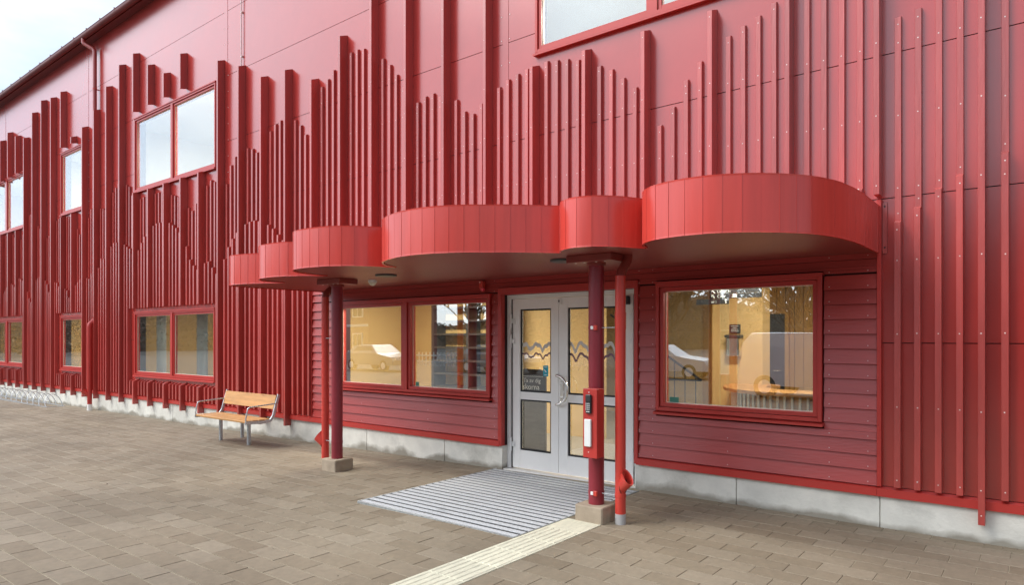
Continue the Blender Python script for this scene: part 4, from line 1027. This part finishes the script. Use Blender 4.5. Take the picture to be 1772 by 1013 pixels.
# shoe notice board behind the left door leaf
nb_ = thing('shoe_notice', 'dark rounded floor sign reading Ta av dig skorna behind the left door glass', 'floor sign', (-5.91, 7.35, -.03))
P = [(0, 0), (.62, 0), (.62, 1.10)] + [(.62 - .12 + .12 * cos(t), 1.10 + .12 * sin(t)) for t in [i * pi / 16 for i in range(9)]] + [(.12 + .12 * cos(t), 1.10 + .12 * sin(t)) for t in [pi / 2 + i * pi / 16 for i in range(9)]]
MB().add([(x, 0, z) for x, z in P] + [(x, .03, z) for x, z in P], [tuple(range(len(P))), tuple(range(2 * len(P) - 1, len(P) - 1, -1))] + [(i, len(P) + i, len(P) + (i + 1) % len(P), (i + 1) % len(P)) for i in range(len(P))]).build('sign_board', M_DARKDOOR, nb_)
MB().box(.04, .58, -.003, -.001, 1.12, 1.127).build('sign_rule', M_CURTAIN, nb_)
text_mesh('lettering', 'Ta av dig', .082, M_LETTER, (.245, -.002, 1.04), R90, nb_, .0005)
text_mesh('lettering', 'skorna', .105, M_LETTER, (.235, -.002, .945), R90, nb_, .0005)

# ================================================================== ACROSS THE YARD (seen in the glass)
def car(name, label, x, y, rz, L, Wd, Hh, paint, van=False, group=None):
    t = thing(name, label, 'van' if van else 'car', (x, y, gz(max(x, -27)) - .055), rz, group)
    if van: prof = [(-L/2, .35), (-L/2, 1.15), (-L/2 + .12, Hh - .25), (-L/2 + .35, Hh), (L/2 - 1.55, Hh), (L/2 - 1.15, Hh - .12), (L/2 - .55, 1.12), (L/2 - .05, .98), (L/2, .75), (L/2, .35)]
    else: prof = [(-L/2, .35), (-L/2 + .02, .85), (-L/2 + .35, .98), (-L/2 + .85, Hh - .08), (-L/2 + 1.4, Hh), (L/2 - 2.0, Hh), (L/2 - 1.35, 1.0), (L/2 - .15, .80), (L/2, .6), (L/2, .35)]
    n = len(prof); b = MB(); vs = []
    for (yy, ins) in ((-Wd / 2, 1), (-Wd / 2 + .12, 0), (Wd / 2 - .12, 0), (Wd / 2, 1)):
        for (px_, pz_) in prof:
            yv = yy
            if pz_ > 1.0: yv = yy * (1 - .22 * (pz_ - 1.0) / max(.4, Hh - 1.0) * (.6 if van else 1))
            vs.append((px_ * (.985 if ins else 1), yv, pz_ if not ins else pz_ * .985 + .005))
    fs = [tuple(range(n)), tuple(range(4 * n - 1, 3 * n - 1, -1))]
    for r in range(3):
        for i in range(n): fs.append((r * n + i, (r + 1) * n + i, (r + 1) * n + (i + 1) % n, r * n + (i + 1) % n))
    b.add(vs, fs).build('body', paint, t)
    for sy in (-1, 1):
        y_ = sy * (Wd / 2 - .075)
        if van: q = [(L/2 - 1.72, 1.08), (L/2 - .75, 1.08), (L/2 - 1.22, Hh - .2), (L/2 - 1.72, Hh - .2)]
        else: q = [(-L/2 + .75, .98), (L/2 - 1.45, .98), (L/2 - 2.02, Hh - .1), (-L/2 + 1.25, Hh - .1)]
        yt = sy * (Wd / 2 - .06)
        b = MB().add([(q[0][0], yt + sy * .03, q[0][1]), (q[1][0], yt + sy * .03, q[1][1]), (q[2][0], yt - sy * .10, q[2][1]), (q[3][0], yt - sy * .10, q[3][1]),
                      (q[0][0], yt + sy * .05, q[0][1]), (q[1][0], yt + sy * .05, q[1][1]), (q[2][0], yt - sy * .08, q[2][1]), (q[3][0], yt - sy * .08, q[3][1])],
                     [(0, 1, 2, 3), (7, 6, 5, 4), (0, 4, 5, 1), (1, 5, 6, 2), (2, 6, 7, 3), (3, 7, 4, 0)])
        b.build('side_window', M_BLACK, t)
        for x_ in (-L / 2 + .8, L / 2 - .8):
            w_ = MB().tube([(x_, sy * (Wd / 2 - .2), .32), (x_, sy * (Wd / 2 + .005), .32)], .32, 22).build('wheel', M_TYRE, t)
            MB().tube([(x_, sy * (Wd / 2 + .006), .32), (x_, sy * (Wd / 2 + .014), .32)], .19, 16).build('rim', M_ALU, w_)
        MB().bbox(L / 2 - .06, L / 2 + .01, sy * .62 - .13, sy * .62 + .13, .62, .76, .02).build('headlight', M_WHITE, t)
        MB().bbox(-L / 2 - .01, -L / 2 + .05, sy * .66 - .10, sy * .66 + .10, .66, .92, .02).build('tail_light', M_LAMPRED, t)
    return t
car('delivery_van', 'white delivery van parked across the yard, mirrored in the right window', -4.75, -6.9, radians(4), 4.4, 1.85, 1.82, M_CARW, True)
car('parked_car', 'white hatchback parked across the yard left of the van, mirrored in the right window', -13.2, -14.5, radians(-5), 4.2, 1.78, 1.48, M_CARW)
car('parked_car', 'grey estate car parked opposite the double ground floor window', -22.0, -13.5, radians(3), 4.5, 1.8, 1.46, M_CARG)
car('parked_car', 'grey hatchback parked farthest left across the yard', -29.5, -12.0, radians(0), 4.3, 1.8, 1.46, M_CARG)
car('parked_car', 'grey hatchback parked farthest right across the yard', 3.0, -13.0, radians(0), 4.3, 1.8, 1.46, M_CARG)

hs = thing('wooden_house', 'dark red wooden house with white framed windows across the yard, mirrored in glass', 'house', (-51, -21, -.25), radians(-3))
hb = MB().box(-9, 9, -8, 0, 0, 5.4)
hb.build('wall', M_HOUSE, hs)
MB().add([(-9.5, .6, 5.2), (9.5, .6, 5.2), (9.5, -4, 7.8), (-9.5, -4, 7.8), (-9.5, -8.6, 5.2), (9.5, -8.6, 5.2), (-9.5, .6, 5.35), (9.5, .6, 5.35), (9.5, -4, 7.95), (-9.5, -4, 7.95), (-9.5, -8.6, 5.35), (9.5, -8.6, 5.35)],
         [(0, 1, 2, 3), (3, 2, 5, 4), (6, 9, 8, 7), (9, 10, 11, 8), (0, 6, 7, 1), (4, 5, 11, 10), (0, 3, 4, 10, 9, 6), (1, 7, 8, 11, 5, 2)]).build('roof', M_HROOF, hs)
for zz in (1.0, 3.5):
    for i in range(7):
        x = -7.8 + i * 2.6; wi = MB(); frame_ring(wi, x - .6, x + .6, zz, zz + 1.25, .0, .08, .09)
        wo = wi.build('window', M_WHITE, hs); MB().box(x - .51, x + .51, .02, .05, zz + .09, zz + 1.16).build('pane', M_BLACK, wo); MB().box(x - .02, x + .02, .05, .08, zz + .09, zz + 1.16).build('muntin', M_WHITE, wo)
MB().box(-9, 9, .01, .06, 2.75, 2.95).build('band_board', M_WHITE, hs)
h2 = copy_tree(hs); h2.location = (-6, -44, -.1); h2.rotation_euler.z = radians(3); h2['label'] = 'second dark red house farther off straight across the yard'

fnc = thing('picket_fence', 'low white picket fence along the far side of the yard', 'fence', (-50, -17.5, -.25))
for i in range(100): MB().box(i * .32, i * .32 + .08, 0, .02, .1, .95).build('picket', M_WHITE, fnc)
MB().box(0, 32, .021, .05, .3, .38).box(0, 32, .021, .05, .7, .78).build('fence_rail', M_WHITE, fnc)

def tree_mesh(seed, h):
    rs = random.Random(seed); b = MB()
    def branch(p, d, l, r, depth):
        n = 3 if depth < 3 else 2; pts = [p]; q = p.copy(); dd = d.copy()
        for i in range(n):
            dd = (dd + Vector((rs.uniform(-1, 1), rs.uniform(-1, 1), rs.uniform(-.3, .6))) * .16).normalized(); q = q + dd * (l / n); pts.append(q.copy())
        sides = 7 if depth == 0 else (5 if depth < 3 else 3)
        b.tube(pts, r, sides, False, [r * (1 - .5 * i / n) for i in range(n + 1)])
        if depth >= 6: return
        kids = 3 if depth < 5 else 3
        for k in range(kids + (1 if depth == 0 else 0)):
            t = rs.uniform(.55, 1.0) if depth == 0 else rs.uniform(.3, 1.0); idx = min(n, int(t * n + .5)); s_ = pts[max(1, idx)]
            ax = Vector((rs.uniform(-1, 1), rs.uniform(-1, 1), rs.uniform(0.0, .9))).normalized(); nd = (dd * .62 + ax * .75).normalized()
            branch(s_, nd, l * rs.uniform(.58, .82), max(.006, r * rs.uniform(.42, .6)), depth + 1)
    branch(Vector((0, 0, -.2)), Vector((0, 0, 1)), h * .36, h * .022, 0)
    return b.mesh('bare_tree', M_BARK)
tms = [tree_mesh(s_, 1.0) for s_ in (11, 23, 37)]
tl = ['tall bare tree across the yard opposite the double door', 'bare tree behind the white van', 'bare tree right of the white van', 'bare tree beside the dark red house', 'bare tree in front of the white picket fence gap',
      'slim bare tree far to the right across the yard', 'bare tree behind the second dark red house', 'wide bare tree at the far left across the yard', 'bare tree farthest right across the yard', 'short bare tree just behind the white hatchback', 'bare tree left of the second dark red house', 'bare tree behind the grey hatchback']
for i, (x, y, h) in enumerate([(-8, -19, 11), (-3.5, -15, 9.5), (1.5, -17, 11), (-27, -20, 10), (-19, -24, 12), (9, -21, 10), (-3, -34, 13), (-52, -26, 12), (18, -24, 12), (-15.5, -18, 8), (-13, -36, 12), (4.5, -27, 12)]):
    o = bpy.data.objects.new('bare_tree', tms[i % 3]); COL.objects.link(o); o.location = (x, y, -.2); o.scale = (h, h, h); o.rotation_euler = (0, 0, i * 1.3)
    o['label'] = tl[i]; o['category'] = 'tree'; o['group'] = 'bare trees across the yard'
# far wood edge
b = MB(); rs = random.Random(99)
for i in range(45000):
    az = radians(rs.uniform(115, 292)); rad = rs.uniform(78, 100); hh = 6.5 + 2.2 * sin(az * 9) + 1.6 * sin(az * 23 + 1); z = rs.uniform(0, 1) ** .8 * hh
    x, y = rad * sin(az), rad * cos(az)
    s_ = rs.uniform(.12, .5); a_ = rs.uniform(0, pi); c_ = rs.uniform(-.6, .6)
    u = Vector((cos(a_), sin(a_), c_)) * s_; v = Vector((rs.uniform(-.4, .4), rs.uniform(-.4, .4), 1)).normalized() * s_ * .8; p = Vector((x, y, z))
    b.add([p - u, p + v * .3 - u * .2, p + u, p + v], [(0, 1, 2), (0, 2, 3)])
pr = [(radians(a_), 6.0 + 1.6 * sin(radians(a_) * 9) + 1.0 * sin(radians(a_) * 23 + 1)) for a_ in range(112, 296, 2)]
b.add([(101 * sin(t), 101 * cos(t), -1) for t, h_ in pr] + [(103 * sin(t), 103 * cos(t), h_ + rs.uniform(-.5, .5)) for t, h_ in pr], [(i, i + 1, len(pr) + i + 1, len(pr) + i) for i in range(len(pr) - 1)])
b.build('distant_wood', M_HEDGE, None, kind='stuff')

# grit, twigs and dry leaf scraps on the paving
b = MB(); rs = random.Random(41)
for i in range(420):
    x = rs.uniform(-14, .5); y = rs.uniform(1.2, 6.4) if rs.random() < .6 else 6.44 - abs(rs.gauss(0, .12))
    if MATX0 < x < MATX1 and y > MATY0: continue
    if y > 6.44: y = 6.43
    sz = rs.uniform(.003, .009) if rs.random() < .9 else rs.uniform(.012, .02); a_ = rs.uniform(0, pi); u = Vector((cos(a_), sin(a_), 0)) * sz; v = Vector((-sin(a_), cos(a_), 0)) * sz * rs.uniform(.3, .9)
    z = gz(x) + (.0085 if TX0 < x < TX1 else .0015); p = Vector((x, y, z)); h = sz * .45
    b.add([p - u, p - v, p + u, p + v, p + Vector((0, 0, h))], [(0, 1, 4), (1, 2, 4), (2, 3, 4), (3, 0, 4)])
b.build('ground_litter', M_BARK, None, kind='stuff')
